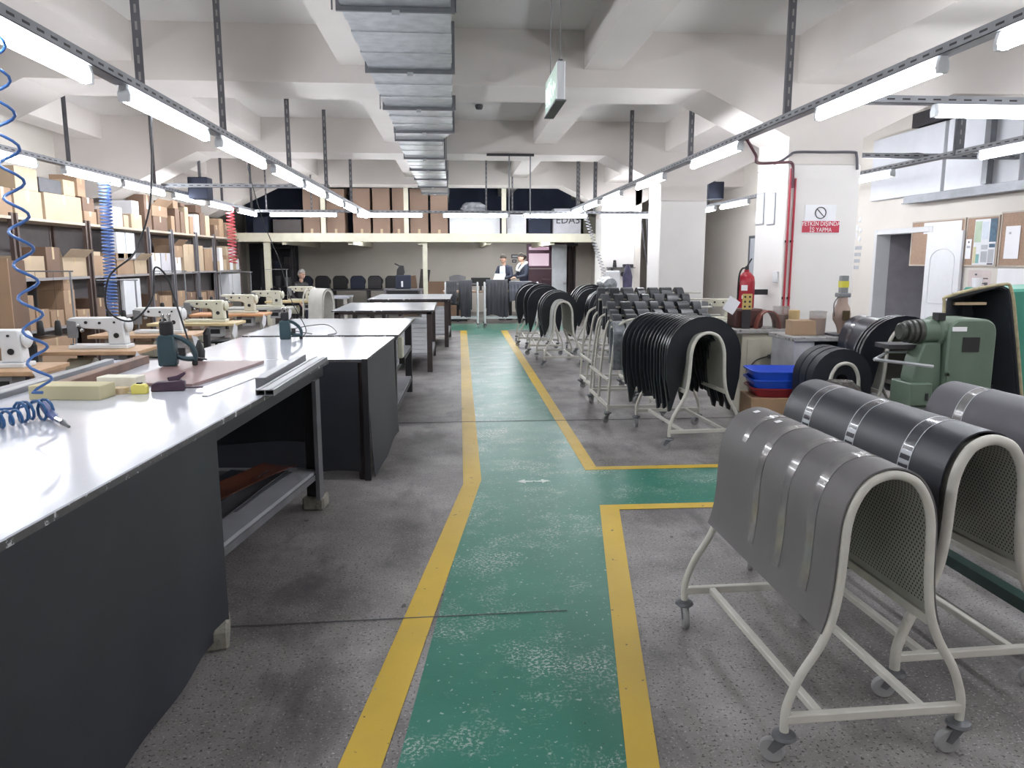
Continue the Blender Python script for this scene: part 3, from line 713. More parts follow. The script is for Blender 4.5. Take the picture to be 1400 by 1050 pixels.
def carton(y0, y1, z, h, m, level, depth=.35, x1=None, flap=False, tape=True, rz=0, label=None, unit=None):
    x1 = XS-.03 if x1 is None else x1
    w = y1-y0
    key = level
    nb[key] = nb.get(key, 0)+1
    t = thing('carton', label or '', 'box', (x1, (y0+y1)/2, z), rz, 'boxes on the left shelves')
    B(-depth, 0, -w/2, w/2, 0, h).build('box_body', m, t, bevel=.004)
    if tape:
        tp = MB(); tp.bx(-.0, .001, -.025, .025, h*.6, h); tp.bx(-depth, .001, -.025, .025, h, h+.001); tp.build('tape_strip', M_tape, t, smooth=0)
    if flap:
        f = MB(); a = .5
        f.bx(0, .003, -w/2, w/2, 0, .16, Matrix.Translation((0, 0, h)) @ Euler((0, a+.3, 0)).to_matrix().to_4x4())
        f.build('open_flap', m, t, smooth=0)
        f = MB(); f.bx(-depth, 0, 0, .003, 0, .14, Matrix.Translation((0, -w/2, h)) @ Euler((.5, 0, 0)).to_matrix().to_4x4()); f.build('open_flap', m, t, smooth=0)
    return t
def pxbox(x0, x1, yt, zb, m, level, desc, dz=0, **kw):
    """box seen between image columns x0..x1 with its top at image row yt, standing on height zb"""
    a = atX(x0, 330, XS); b = atX(x1, 330, XS); y0, y1 = sorted((a.y, b.y))
    z1 = atX((x0+x1)/2, yt, XS-.03).z
    return carton(y0+.01, y1-.01, zb, max(.06, z1-zb), m, level, label=desc, **kw)
C1, C2, C3 = M_carton, M_carton2, M_carton3
top, mid, low = 2.12, 1.38, .74
# top level
pxbox(1, 26, 257, top, C1, 't', 'brown carton on the top shelf at the far left edge')
b1 = pxbox(28, 66, 262, top, C2, 't', 'large pale carton on the top shelf, below a smaller stacked one')
z = atX(47, 262, XS-.03).z; pxbox(32, 63, 232, z, C2, 't2', 'pale carton stacked on the large pale one, top left')
pxbox(69, 119, 268, top, C2, 't', 'long pale carton with a strip of tape, top shelf of the second unit')
z = atX(94, 268, XS-.03).z+.0; pxbox(64, 94, 247, z, M_rubber, 't2', 'dark grey crate stacked on the long pale carton', tape=False); pxbox(96, 112, 249, z, C2, 't2', 'small pale carton stacked beside the dark grey crate')
pxbox(121, 138, 290, top, C1, 't', 'low carton right of the long pale one, top shelf'); z = atX(129, 290, XS-.03).z; pxbox(120, 136, 272, z, C3, 't2', 'dark carton stacked on the low one, top shelf'); z = atX(128, 272, XS-.03).z; pxbox(113, 128, 243, z, C1, 't3', 'topmost tilted brown carton of the second shelf unit', rz=.12)
pxbox(139, 156, 288, top, C3, 't', 'dark brown carton behind the blue hose, top shelf')
pxbox(157, 173, 284, top, mat('pinkish_white_box', (222, 208, 204), .7), 't', 'pinkish white carton right of the blue hose, top shelf')
pxbox(174, 181, 295, top, C2, 't', 'narrow pale carton next to the pinkish white one'); pxbox(184, 199, 294, top, C2, 't', 'pale carton at the end of the third unit, top shelf'); z = atX(190, 294, XS-.03).z; pxbox(186, 196, 276, z, M_white, 't2', 'small white carton stacked at the end of the third unit')
pxbox(203, 212, 268, top, C3, 't', 'tall dark carton at the left of the fourth unit, top shelf', depth=.28); pxbox(214, 233, 297, top, C3, 't', 'low dark carton under the open one, top shelf of the fourth unit'); z = atX(224, 297, XS-.03).z; pxbox(213, 234, 283, z, C1, 't2', 'open brown carton with flaps up, top shelf of the fourth unit', flap=True)
for k, (xa, xb, yt) in enumerate(((238, 243, 296), (244, 250, 286), (251, 256, 290), (257, 262, 284), (263, 268, 297), (270, 276, 294), (277, 283, 292), (284, 290, 296))):
    pxbox(xa, xb, yt, top, (C1, M_paper, C3, C2)[k % 4] if k != 1 else C3, 't', '%s of the narrow parcels on the fifth and sixth units, top shelf, from the left' % ORD[k], tape=False)
for k, (xa, xb, yt) in enumerate(((242, 249, 276), (252, 258, 279), (272, 280, 282))):
    z = 2.12+.33+.06*k; z = atX((xa+xb)/2, 290, XS).z+.0
    pxbox(xa, xb, yt, atX((xa+xb)/2, (286, 284, 292)[k], XS-.03).z, C3 if k else C1, 't2', '%s parcel stacked on the narrow parcels, from the left' % ORD[k], tape=False)
# middle level
pxbox(20, 62, 350, mid, C2, 'm', 'pale carton on the middle shelf, left of the dark gap')
pxbox(64, 84, 338, mid, C3, 'm', 'dark brown carton on the middle shelf of the first units')
pxbox(86, 119, 352, mid, C2, 'm', 'open pale carton on the middle shelf with flaps', flap=True)
pxbox(125, 158, 350, mid, C1, 'm', 'wide brown carton on the middle shelf behind the blue hose'); z = atX(140, 350, XS).z; pxbox(129, 139, 344, z, C2, 'm2', 'small pale packet on the wide brown carton', tape=False)
pxbox(162, 174, 318, mid+.25, M_white, 'm', 'left one of two white boards standing below the top shelf', tape=False, depth=.1); pxbox(175, 187, 319, mid+.25, M_white, 'm', 'right one of two white boards standing below the top shelf', tape=False, depth=.1)
B2 = B(-.5, 0, 0, 1.1, 0, .02).build('loose_shelf', mat('shelf_steel', (150, 146, 146)), None, smooth=0); B2.location = (XS-.01, 12.35, mid+.23); tag(B2, 'extra shelf board carrying the two white boards', 'shelf board')
pxbox(160, 183, 346, mid, C1, 'm', 'brown carton under the extra shelf board'); pxbox(184, 201, 356, mid, C2, 'm', 'open pale carton beside the black cable loop', flap=True)
pxbox(205, 220, 346, mid, M_white, 'm', 'left white carton on the middle shelf of the fourth unit'); pxbox(221, 234, 346, mid, mat('pale_grey_box', (196, 194, 200), .7), 'm', 'right pale grey carton on the middle shelf of the fourth unit')
pxbox(237, 248, 352, mid, M_paper, 'm', 'low white carton on the middle shelf of the fifth unit'); z = atX(242, 352, XS).z; pxbox(238, 251, 336, z, C1, 'm2', 'open brown carton stacked in the fifth unit', flap=True); pxbox(252, 266, 334, mid, C2, 'm', 'tall pale carton in the fifth unit, middle shelf')
pxbox(269, 279, 336, mid, C2, 'm', 'pale carton in the sixth unit, left one on the middle shelf'); pxbox(280, 291, 340, mid, C1, 'm', 'brown carton in the sixth unit, right one on the middle shelf')
for k in range(7):
    y0 = 17.42+k*.26; hh = (.2, .3, .24, .34, .28, .32, .26)[k]
    carton(y0, y0+.24, mid, hh, (C2, M_paper, C2, C1, M_paper, C2, M_paper)[k], 'm', label='%s small box from the left in the farthest unit, middle shelf' % ORD[k], tape=False)
    if k % 2: carton(y0, y0+.22, mid+hh, .2, M_paper if k != 3 else C2, 'm2', label='%s stacked small box in the farthest unit, middle shelf' % ORD[k//2], tape=False)
for k in range(5):
    y0 = 17.42+k*.36; carton(y0, y0+.32, top, (.25, .4, .3, .35, .2)[k], (C3, C1, C3, C1, C2)[k], 't', label='%s carton from the left on top of the farthest unit' % ORD[k])
# lower level
for k, (xa, xb, yt, m) in enumerate(((23, 42, 405, C1), (43, 62, 424, C1), (63, 82, 425, C1), (83, 99, 397, C1), (100, 118, 424, C1), (126, 140, 408, C3), (142, 158, 412, C3), (206, 214, 402, C3), (215, 232, 405, C1), (238, 252, 398, C1), (253, 265, 400, C3), (270, 280, 400, C1), (281, 291, 398, C3))):
    pxbox(xa, xb, yt, low, m, 'l', '%s carton from the left on the lower shelves behind the sewing machines' % ORD[k])
pxbox(84, 98, 379, atX(90, 397, XS-.03).z, C1, 'l2', 'carton stacked up to the middle shelf, behind the first machines')
pxbox(167, 190, 381, low, M_white, 'l', 'tall white board standing on the lower shelf of the third unit', tape=False, depth=.06)
pxbox(312, 328, 374, low, M_white, 'l', 'large white carton on the lower shelf at the far end', tape=False)
for k in range(6):
    y0 = 8+k*1.9; carton(y0, y0+1.0, .15, .45, (C3, C1)[k % 2], 'b', label='%s carton from the left on the bottom shelves' % ORD[k])
# cardboard sheet standing at the left
t = thing('cardboard_sheet', 'tall folded cardboard panel standing at the far left edge', 'cardboard', (-4.35, 7.35, 0), .1)
B(-.5, .27, 0, .02, .0, 1.62).build('front_leaf', C1, t); B(.25, .27, .02, .35, .0, 1.6).build('side_leaf', C3, t)
# ---------------------------------------------------------------- sewing machine stations
def make_machine(label, loc, rz, m):
    t = thing('sewing_machine', label, 'sewing machine', loc, rz, 'industrial sewing machines')
    B(-.26, .26, -.09, .09, .0, .035).build('bed', m, t, bevel=.006)
    MB().prism([(.08, .035), (.24, .035), (.225, .27), (.21, .285), (-.24, .285), (-.262, .27), (-.262, .215), (-.19, .205), (-.12, .185), (.05, .175), (.085, .15)], -.055, .055, 'y').build('arm', m, t, bevel=.01)
    MB().prism([(-.27, .1), (-.19, .1), (-.185, .25), (-.27, .26)], -.062, -.02, 'y').build('face_plate', M_lead, t, bevel=.004)
    n = MB(); n.tube([(-.235, -.035, .13), (-.235, -.035, .04)], .006, 6); n.box((-.235, -.035, .04), (.03, .05, .008)); n.build('needle_bar', M_chrome, t)
    MB().lathe([(.02, .24), (.062, .245), (.066, .262), (.05, .275), (.02, .278)], 20, (0, 0, .21), ax='x').build('handwheel', m, t)
    for (x, z, r) in ((.16, .12, .024), (.02, .235, .012), (.15, .24, .01), (-.1, .24, .014)):
        MB().lathe([(r, -.064), (r, -.055), (r*.3, -.055)][::-1], 12, (x, 0, z), ax='y').build('dial', M_black, t)
    c = MB()
    for (x, z) in ((-.16, .21), (-.13, .17)): c.lathe([(.004, -.085), (.018, -.08), (.018, -.07), (.004, -.055)], 10, (x, 0, z), ax='y')
    c.build('tension_discs', M_chrome, t)
    w = MB(); w.tube([(-.1, 0, .28), (-.1, 0, .34)], .004, 5); w.build('thread_pin', M_chrome, t)
    return t
def make_station(label, loc, topm, m):
    t = thing('machine_table', label, 'table', loc, 0, 'sewing machine tables')
    B(-.55, .55, -.27, .27, .765, .8).build('tabletop', topm, t, bevel=.004)
    for x in (-.45, .45):
        B(x-.025, x+.025, -.03, .03, .04, .765).build('leg', M_cartp, t); B(x-.025, x+.025, -.24, .24, .0, .04).build('foot_bar', M_cartp, t)
    B(-.45, .45, -.012, .012, .2, .24).build('cross_bar', M_cartp, t)
    B(.2, .36, -.2, -.02, .62, .76).build('control_box', mat('grey_control_box', (170, 170, 172), .5), t, bevel=.006)
    B(.22, .34, -.202, -.2, .66, .72).build('control_panel', M_black, t)
    MB().lathe([(.03, -.14), (.085, -.13), (.09, .1), (.03, .12)], 14, (-.05, .02, .62), ax='x').build('motor', M_machc, t)
    B(-.22, .12, -.14, .14, .06, .09).build('pedal', M_rubber, t)
    B(.3, .54, .275, .285, .55, .76).build('belt_guard', M_rubber, t) if False else None
    return t
def make_stand(label, loc, cross=.4, h=.62, spools=2):
    t = thing('thread_stand', label, 'thread stand', loc, 0, 'thread stands on the machine tables')
    p = MB(); p.tube([(0, 0, 0), (0, 0, h)], .009, 6); p.build('pole', M_lead, t)
    p = MB(); p.tube([(-cross, 0, h), (.03, 0, h)], .007, 6); p.build('thread_guide', M_lead, t)
    p = MB(); p.tube([(-cross*.8, 0, .1), (.02, 0, .1)], .006, 6); p.build('spool_tray', M_lead, t)
    for k in range(spools):
        x = -cross*.75+k*.16
        MB().lathe([(.03, .1), (.034, .115), (.026, .22), (.02, .24), (.008, .245)], 10, (x, 0, 0)).build('spool', M_black, t)
    s = MB()
    for k in range(spools):
        x = -cross*.75+k*.16; s.tube([(x, 0, .24), (x, 0, h)], .0018, 3)
    s.build('thread', M_rubber, t)
    return t
M_wood2 = mat('yellow_wood_board', (204, 184, 140), .5, var=.05, scale=9); M_wood3 = mat('orange_wood_board', (206, 152, 106), .5, var=.05, scale=9); M_grtop = mat('grey_laminate', (176, 176, 170), .5)
st = [(-3.62, 6.0, M_wood, M_mach, 'nearest white'), (-3.38, 7.25, M_wood, M_mach, 'second white'), (-3.40, 8.75, M_wood, M_mach, 'third white'), (-3.38, 10.3, M_wood2, M_machc, 'cream coloured'), (-3.42, 12.0, M_wood3, M_machc, 'greyish cream'), (-3.35, 13.5, M_grtop, M_machc, 'long cream'), (-3.2, 15.7, M_wood2, M_machc, 'farthest cream')]
tabn = ['beech topped machine table nearest the camera', 'beech topped machine table, second from the camera', 'beech topped machine table, third from the camera', 'pale yellow topped machine table', 'orange wood topped machine table', 'grey topped machine table', 'farthest machine table with a pale wooden top']
for i, (x, y, tm, m, nm) in enumerate(st):
    make_station(tabn[i], (x, y, 0), tm, m)
    make_machine('%s sewing machine, its arm pointing left, in the row by the shelves' % nm, (x+.12, y+.02, .8), 0, m)
    make_stand('thread stand with dark spools on the %s' % ('nearest machine table', 'second machine table', 'third machine table', 'pale yellow topped table', 'orange wood topped table', 'grey topped machine table', 'farthest machine table')[i], (x-.2 if i else x-.1, y+.22, .8), .42, (.72, .70, .58, .66, .62, .6, .62)[i])
    tg = MB(); 
    a = rnd.uniform(-.3, .3); q = 1.5 if i < 2 else 1
    tg.prism([(0, 0), (.05, -.04), (.055, -.15), (.03, -.19), (-.005, -.13)], -.001, .001, 'y', Matrix.Translation((x+.545, y-.275, .80)) @ Euler((0, a if i else -.5, .3)).to_matrix().to_4x4() @ Matrix.Scale(q, 4))
    tag(tg.build('paper_tag', M_paper, None, smooth=0), 'white paper tag on the corner of the %s' % ('nearest machine table', 'second machine table', 'third machine table', 'pale yellow topped table', 'orange wood topped table', 'grey topped machine table', 'farthest machine table')[i], 'tag', 'paper tags on the machine tables')
# extra stool-like dark chairs between the stations
def make_chair(label, loc, rz):
    t = thing('work_chair', label, 'chair', loc, rz, 'dark work chairs at the machines')
    MB().lathe([(.03, .44), (.2, .45), (.21, .475), (.19, .5), (.02, .505)], 18).build('seat', M_black, t)
    def fn(u, v):
        a = (u-.5)*1.2; return (.22*math.cos(a)-.02, .22*math.sin(a), .62+.32*v-.06*(2*u-1)**2*v), (math.cos(a), math.sin(a), 0)
    MB().shell(fn, 10, 5, .025).build('backrest', M_black, t)
    B(.17, .2, -.03, .03, .46, .7).build('back_support', M_dark, t)
    MB().lathe([(.02, .06), (.025, .2), (.018, .44)], 10).build('column', M_dark, t)
    for k in range(5):
        a = 2*PI*k/5; MB().tube([(0, 0, .09), (.25*math.cos(a), .25*math.sin(a), .05)], [.02, .012], 6).build('leg', M_dark, t)
        MB().lathe([(.01, -.01), (.025, -.01), (.025, .01), (.01, .01)], 10, (.25*math.cos(a), .25*math.sin(a), .025), ax='x').build('caster', M_dark, t)
    return t
make_chair('dark chair right of the second white sewing machine', (-2.62, 7.7, 0), .4)
make_chair('dark chair behind the first machine table', (-3.7, 6.62, 0), 1.6)
make_chair('dark chair behind the third machine table', (-3.5, 9.45, 0), 1.5)
make_chair('dark chair behind the pale yellow machine table', (-3.4, 11.1, 0), 1.4)

# ---------------------------------------------------------------- arch carts
HP = [(.30, .10), (.30, .18), (.285, .24), (.255, .31), (.20, .40), (.165, .49), (.148, .60), (.142, .72), (.136, .80), (.118, .865), (.083, .92), (.042, .944), (0, .952)]
def arch(k=4, sx=1.0, sz=1.0, off=0.0, zmin=0.0):
    """centre line of an end arch from left foot over the top to the right foot"""
    L = [(-x*sx, z*sz) for x, z in HP]; R = [(x*sx, z*sz) for x, z in HP[::-1]][1:]
    pts = [(p.x, p.z) for p in catmull([(x, 0, z) for x, z in L+R], k)]
    if off:
        q = []
        for i, p in enumerate(pts):
            a = pts[max(i-1, 0)]; b = pts[min(i+1, len(pts)-1)]; dx, dz = b[0]-a[0], b[1]-a[1]; l = math.hypot(dx, dz) or 1
            q.append((p[0]-dz/l*off, p[1]+dx/l*off))
        pts = q
    return [p for p in pts if p[1] >= zmin]
def arc_fn(pts, y0, y1, wav=0.0, cut=None):
    n = len(pts)
    def fn(u, v):
        f = u*(n-1); i = min(int(f), n-2); s = f-i
        x = pts[i][0]*(1-s)+pts[i+1][0]*s; z = pts[i][1]*(1-s)+pts[i+1][1]*s
        dx, dz = pts[i+1][0]-pts[i][0], pts[i+1][1]-pts[i][1]; l = math.hypot(dx, dz) or 1
        nn = (-dz/l, 0, dx/l); y = y0+(y1-y0)*v
        if wav: x += nn[0]*wav*math.sin(v*13+u*5); z += nn[2]*wav*math.sin(v*13+u*5)
        if cut:
            e = max(0, 1-u*8); z += cut*e*math.sin(v*PI)*.0 - cut*e*(v-.5)
        return (x, y, z), nn
    return fn
M_wheel = mat('grey_caster_rubber', (150, 150, 150), .5, var=.06)
def caster(t, x, y, a, z=.1):
    """swivelled caster under (x, y): disc, fork, wheel"""
    c, s = math.cos(a), math.sin(a); M = Matrix.Translation((x, y, 0)) @ Euler((0, 0, a)).to_matrix().to_4x4()
    MBp = MB().lathe([(.016, .116), (.036, .108), (.04, .098), (.032, .09), (.01, .09)], 16, M=M)
    o = MBp.build('caster', M_galvd, t)
    f = MB()
    for sy in (-.016, .013): f.prism([(-.022, .094), (.022, .094), (.046, .045), (.026, .035)], sy, sy+.003, 'y', M)
    f.build('fork', M_galvd, o)
    Mw = M @ Matrix.Translation((.034, 0, .041))
    w = MB().lathe([(.012, -.012), (.037, -.012), (.041, -.006), (.041, .006), (.037, .012), (.012, .012)], 18, M=Mw, ax='y'); w.build('wheel', M_wheel, o)
    return o
def make_cart(label, loc, rz, L=.95, r=.0145, sx=1, sz=1, holes=False, tunnel=True, ends=True, m=None, group='arched rubber carts'):
    m = m or M_cartp
    t = thing('rubber_cart', label, 'cart', loc, rz, group)
    A = arch(4, sx, sz)
    for y in (0, L):
        MB().tube([(x, y, z) for x, z in A], r, 10).build('end_arch', m, t, smooth=80)
        MB().bx(-.3*sx, .3*sx, y-.014, y+.014, .145, .175).build('cross_bar', m, t, bevel=.003)
    for x in (-.18*sx, .17*sx): MB().bx(x-.014, x+.014, .014, L-.014, .147, .173).build('side_rail', m, t, bevel=.003)
    if tunnel:
        P = arch(4, sx, sz, off=-.004, zmin=.47*sz)
        MB().shell(arc_fn(P, .0, L), len(P)-1, 1, .002).build('perforated_tunnel', mat('perforated_grey_steel', (156, 156, 148), .5, .2, var=.06), t, smooth=60)
        b = MB(); 
        for x in (P[0][0], P[-1][0]): b.bx(x-.008, x+.008, .0, L, .455*sz, .485*sz)
        b.build('tunnel_rim', m, t)
        if holes:
            h = MB(); tot = 0; seg = []
            for i in range(len(P)-1): seg.append(math.hypot(P[i+1][0]-P[i][0], P[i+1][1]-P[i][1]))
            tot = sum(seg); st_ = .0125; nrow = int(tot/st_); fn = arc_fn(P, 0, L)
            # arc length -> u
            cum = [0]
            for q in seg: cum.append(cum[-1]+q)
            j = 0
            for rr in range(2, nrow-1):
                sarc = rr*st_
                while j < len(seg)-1 and cum[j+1] < sarc: j += 1
                u = (j+(sarc-cum[j])/seg[j])/(len(P)-1)
                for c in range(int(L/.0165)-1):
                    v = (.015+c*.0165+(rr % 2)*.00825)/L
                    p, nn = fn(u, v); p = Vector(p)-Vector(nn)*.0026; tz = Vector((0, 1, 0)); tx = Vector(nn).cross(tz)
                    vs = [p+tx*(.0042*math.cos(a))+tz*(.0034*math.sin(a)) for a in (0, PI/3, 2*PI/3, PI, 4*PI/3, 5*PI/3)]
                    h.add(vs, [(0, 1, 2, 3, 4, 5)])
            ho = bpy.data.objects.new('perforation', bpy.data.meshes.new('perforation')); ho.data.from_pydata(h.v, [], h.f); ho.data.materials.append(mat('hole_dark', (26, 27, 26), .9))
            COL.objects.link(ho); ho.parent = t; ho['kind'] = 'stuff'
    for i, (x, y) in enumerate(((-.3*sx, 0), (.3*sx, 0), (-.3*sx, L), (.3*sx, L))): caster(t, x, y, (2.6, 2.9, 4.4, 3.3)[i]+rnd.uniform(-.3, .3))
    return t
def drape(parent_loc, rz, label, y0, y1, m, zmin, off=.017, sx=1, sz=1, th=.006, zmax_r=None, tapes=(), wav=.0, group=None, name='rubber_sheet', cut=None, cat='rubber sheet'):
    P = arch(4, sx, sz, off=off, zmin=zmin)
    t = thing(name, label, cat, parent_loc, rz, group)
    MB().shell(arc_fn(P, y0, y1, wav, cut), len(P)-1, 10, -th).build('sheet_body', m, t, smooth=70)
    for (ya, yb, u0, u1, tm) in tapes:
        P2 = arch(4, sx, sz, off=off+th+.0008, zmin=zmin); a = int(u0*(len(P2)-1)); b = int(u1*(len(P2)-1))
        MB().shell(arc_fn(P2[a:b+1], ya, yb), b-a, 1, -.0008).build('tape_band', tm, t, smooth=70)
    return t
M_gsheet = mat('grey_rubber_sheet', (104, 101, 101), .62, var=.05, scale=3, bump=.05)
M_bsheet = mat('black_rubber_sheet', (46, 48, 56), .42, var=.08, scale=3, bump=.04)
M_shiny = mat('shiny_tape_band', (124, 122, 122), .2, var=.12, scale=18, coat=.6)
M_shinyb = mat('shiny_black_band', (66, 68, 76), .22, var=.12, coat=.5)
M_line = mat('white_tape_line', (196, 200, 206), .35, var=.06)
# front grey cart
c1 = make_cart('white painted arched cart in front, carrying the grey rubber sheet', (1.333, 2.16, 0), .035, .96, holes=True)
tp = [(y, y+.05, .06, .62, M_shiny) for y in (.14, .34, .56)]+[(.76, .80, .3, .55, M_shiny)]
drape((1.333, 2.16, 0), .035, 'grey rubber sheet with glossy bands draped over the front cart', .0, .98, M_gsheet, .44, tapes=tp, cut=-.02)
for (px_, py_, k) in ((1079, 580, 'second'), (1040, 560, 'first')):
    pass
def sticker(loc, rz, y, u, lab, P=None):
    P = arch(4, 1, 1, off=.0245); i = int(u*(len(P)-1)); p, q = P[i], P[i+1]
    a = math.atan2(q[1]-p[1], q[0]-p[0]); M = Matrix.Translation((p[0], y, p[1])) @ Euler((0, -a, 0)).to_matrix().to_4x4()
    o = MB().bx(-.012, .012, -.014, .014, 0, .001, M).build('paper_sticker', M_paper, None, smooth=0); o.location = loc; o.rotation_euler = (0, 0, rz); tag(o, lab, 'sticker', 'white stickers on the grey sheet')
sticker((1.333, 2.16, 0), .035, .90, .47, 'far white sticker on the top of the grey rubber sheet'); sticker((1.333, 2.16, 0), .035, .70, .47, 'nearer white sticker on the top of the grey rubber sheet')
# second cart, thicker tube, black sheet
make_cart('white painted arched cart with a thick tube, second from the walkway', (1.90, 2.50, 0), .045, 1.22, r=.019, holes=True, sx=1.0, sz=1.02)
tp = []
for y in (.22, .60, .98):
    tp += [(y, y+.06, .12, .8, M_shinyb), (y-.004, y+.001, .1, .8, M_line), (y+.06, y+.065, .1, .8, M_line), (y-.004, y+.065, .24, .25, M_line), (y-.004, y+.065, .27, .285, M_line)]
drape((1.90, 2.50, 0), .045, 'black rubber sheet with white outlined bands draped over the second cart', .03, 1.24, M_bsheet, .45, off=.02, sz=1.02, tapes=tp)
# third cart at the right edge
make_cart('arched cart at the right edge of the picture, third from the walkway', (2.78, 2.85, 0), .05, 1.05, sz=.97)
tp = [(.8, .86, .15, .8, M_shiny), (.796, .8, .15, .8, M_line), (.86, .864, .15, .8, M_line), (.2, .23, .2, .7, M_shiny)]
drape((2.78, 2.85, 0), .05, 'dark grey rubber sheet on the cart at the right edge', .0, 1.08, mat('dark_grey_rubber_sheet', (88, 86, 92), .55, var=.05), .44, tapes=tp, sz=.97)
# dark green trestle rails behind the second cart
t = thing('green_trestle', 'low dark green steel frame on casters between the carts', 'frame', (2.33, 2.7, 0))
M_gst = mat('dark_green_steel', (34, 62, 56), .4, .1, var=.08)
B(-.03, .03, -.1, 1.6, .18, .23).build('long_rail', M_gst, t); B(-.3, .6, 1.0, 1.05, .42, .47).build('cross_rail', M_gst, t); B(-.34, -.26, .95, 1.05, .0, .42).build('post', M_gst, t); B(.5, .56, .95, 1.05, .0, .42).build('post', M_gst, t)
B(.4, .8, -.1, .9, .18, .22).build('shelf_plate', M_gst, t) if False else None

# ---- middle row: carts loaded with black rubber rings
def ring_profile(R, w, hang, n=14):
    """closed outline (x,z) of an inverted-U rubber piece: wide arch with hanging tails"""
    out = [(-R*.86, -hang), (-R*.98, -hang*.5)]+[(-R*math.cos(a), R*math.sin(a)*1.0) for a in [PI*k/n for k in range(n+1)]]+[(R*.98, -hang*.5), (R*.86, -hang)]
    r = R-w
    inn = [(r+w*.62, -hang+.01), (r+w*.25, -hang*.55)]+[(r*math.cos(a), r*math.sin(a)) for a in [PI*k/n for k in range(n+1)]]+[(-r-w*.25, -hang*.55), (-r-w*.62, -hang+.01)]
    return out, inn
M_ring = mat('black_rubber_ring', (30, 33, 40), .34, var=.15, scale=5)
M_ring2 = mat('dull_black_rubber', (40, 43, 50), .5, var=.12, scale=5)
def ring(label, loc, rz, R=.3, w=.14, th=.03, hang=.35, m=None, group='rubber rings', lean=0):
    n = 14; out, inn = ring_profile(R, w, hang, n); vs = []; N = len(out)
    mb = MB()
    for y in (0, th):
        for (x, z) in out: vs.append((x, y+(lean*(z+hang)), z))
        for (x, z) in inn[::-1]: vs.append((x, y+(lean*(z+hang)), z))
    fs = []
    for i in range(N-1):
        fs += [(i, i+1, N+i+1, N+i), (2*N+i, 3*N+i, 3*N+i+1, 2*N+i+1), (i, 2*N+i, 2*N+i+1, i+1), (N+i, N+i+1, 3*N+i+1, 3*N+i)]
    fs += [(0, N, 3*N, 2*N), (N-1, 3*N-1, 4*N-1, 2*N-1)]
    mb.add(vs, fs)
    o = mb.build('rubber_ring', m or M_ring, None, smooth=40); o.location = loc; o.rotation_euler = (0, 0, rz)
    return tag(o, label, 'rubber piece', group)
# cart 4: the one with many glossy black rings
make_cart('arched cart carrying a thick bundle of glossy black rubber rings', (2.12, 6.22, 0), .06, .95, sx=1.05, sz=1.05)
for k in range(14):
    y = 6.34+k*.05; s = 1-.008*k
    ring('%s glossy black rubber ring from the camera on the ring cart' % ORD[k], (2.13-.006*k-.0012*k*k, y, .80+.002*k), .06+rnd.uniform(-.02, .02), R=.33*s, w=.18*s, th=.032, hang=.42+rnd.uniform(-.06, .12), group='black rubber rings on the ring cart')
# carts behind it with stacks of narrow black pieces and silver bags
spec = [  # x, y, label, content
    (1.78, 7.75, 'second', 'k'), (1.82, 9.2, 'third', 's')]
def cart_upright(label, loc, rz, L=.9, W=.5, bars=()):
    """plain rack cart: straight legged end frames with an arched top"""
    t = thing('rack_cart', label, 'cart', loc, rz, 'upright rack carts')
    pts = catmull([(-W/2, 0, .1), (-W/2+.02, 0, .5), (-W/2+.07, 0, .9), (-W/2+.14, 0, 1.0), (0, 0, 1.03), (W/2-.14, 0, 1.0), (W/2-.07, 0, .9), (W/2-.02, 0, .5), (W/2, 0, .1)], 4)
    for (y, z, x0, x1) in bars: MB().tube([(x0, y, z), (x1, y, z)], .012, 6).build('hanging_bar', M_cartp, t)
    for y in (0, L*.5, L): MB().tube([(p.x, y, p.z) for p in pts], .0135, 8).build('end_arch', M_cartp, t, smooth=80)
    for x in (-W/2, W/2): B(x-.013, x+.013, 0, L, .15, .176).build('side_rail', M_cartp, t); B(x-.013, x+.013, 0, L, .42, .44).build('side_rail', M_cartp, t)
    for y in (0, L): B(-W/2, W/2, y-.013, y+.013, .147, .173).build('cross_bar', M_cartp, t)
    for i, (x, y) in enumerate(((-W/2, 0), (W/2, 0), (-W/2, L), (W/2, L))): caster(t, x, y, rnd.uniform(0, 6))
    return t
cart_upright('upright rack cart behind the ring cart, holding padded black pieces', (1.79, 7.36, 0), .0, 1.0, .56, [(.06, .95, -.25, .9), (.26, 1.0, -.22, .95), (.5, 1.03, -.2, 1.0), (.76, 1.10, -.2, 1.0)])
cart_upright('upright rack cart with straight legs, farther along the yellow line', (1.83, 8.55, 0), .0, .9, .5, [(.05, 1.16, -.2, 1.1), (.4, 1.22, -.1, 1.1)])
def strap(label, loc, rz, w, tail, m, top=.2, th=.04, group='padded rubber straps'):
    """a wide band folded over a rail: inverted U seen from the side, running across x"""
    pts = catmull([(0, -.075, -tail), (0, -.07, -.1), (0, -.05, -.02), (0, 0, .015), (0, .05, -.02), (0, .07, -.1), (0, .075, -tail*.9)], 4)
    def fn(u, v):
        f = u*(len(pts)-1); i = min(int(f), len(pts)-2); s = f-i; p = pts[i].lerp(pts[i+1], s); d = (pts[i+1]-pts[i]).normalized()
        return (w*(v-.5), p.y, p.z), (0, -d.z, d.y)
    o = MB().shell(fn, 24, 2, -th).build('rubber_strap', m, None, smooth=50, bevel=None); o.location = loc; o.rotation_euler = (0, 0, rz)
    return tag(o, label, 'rubber piece', group)
M_silver = mat('silver_plastic_film', (150, 154, 160), .25, .3, var=.2, scale=20, bump=.5, bscale=25)
names = ['padded black rubber strap']
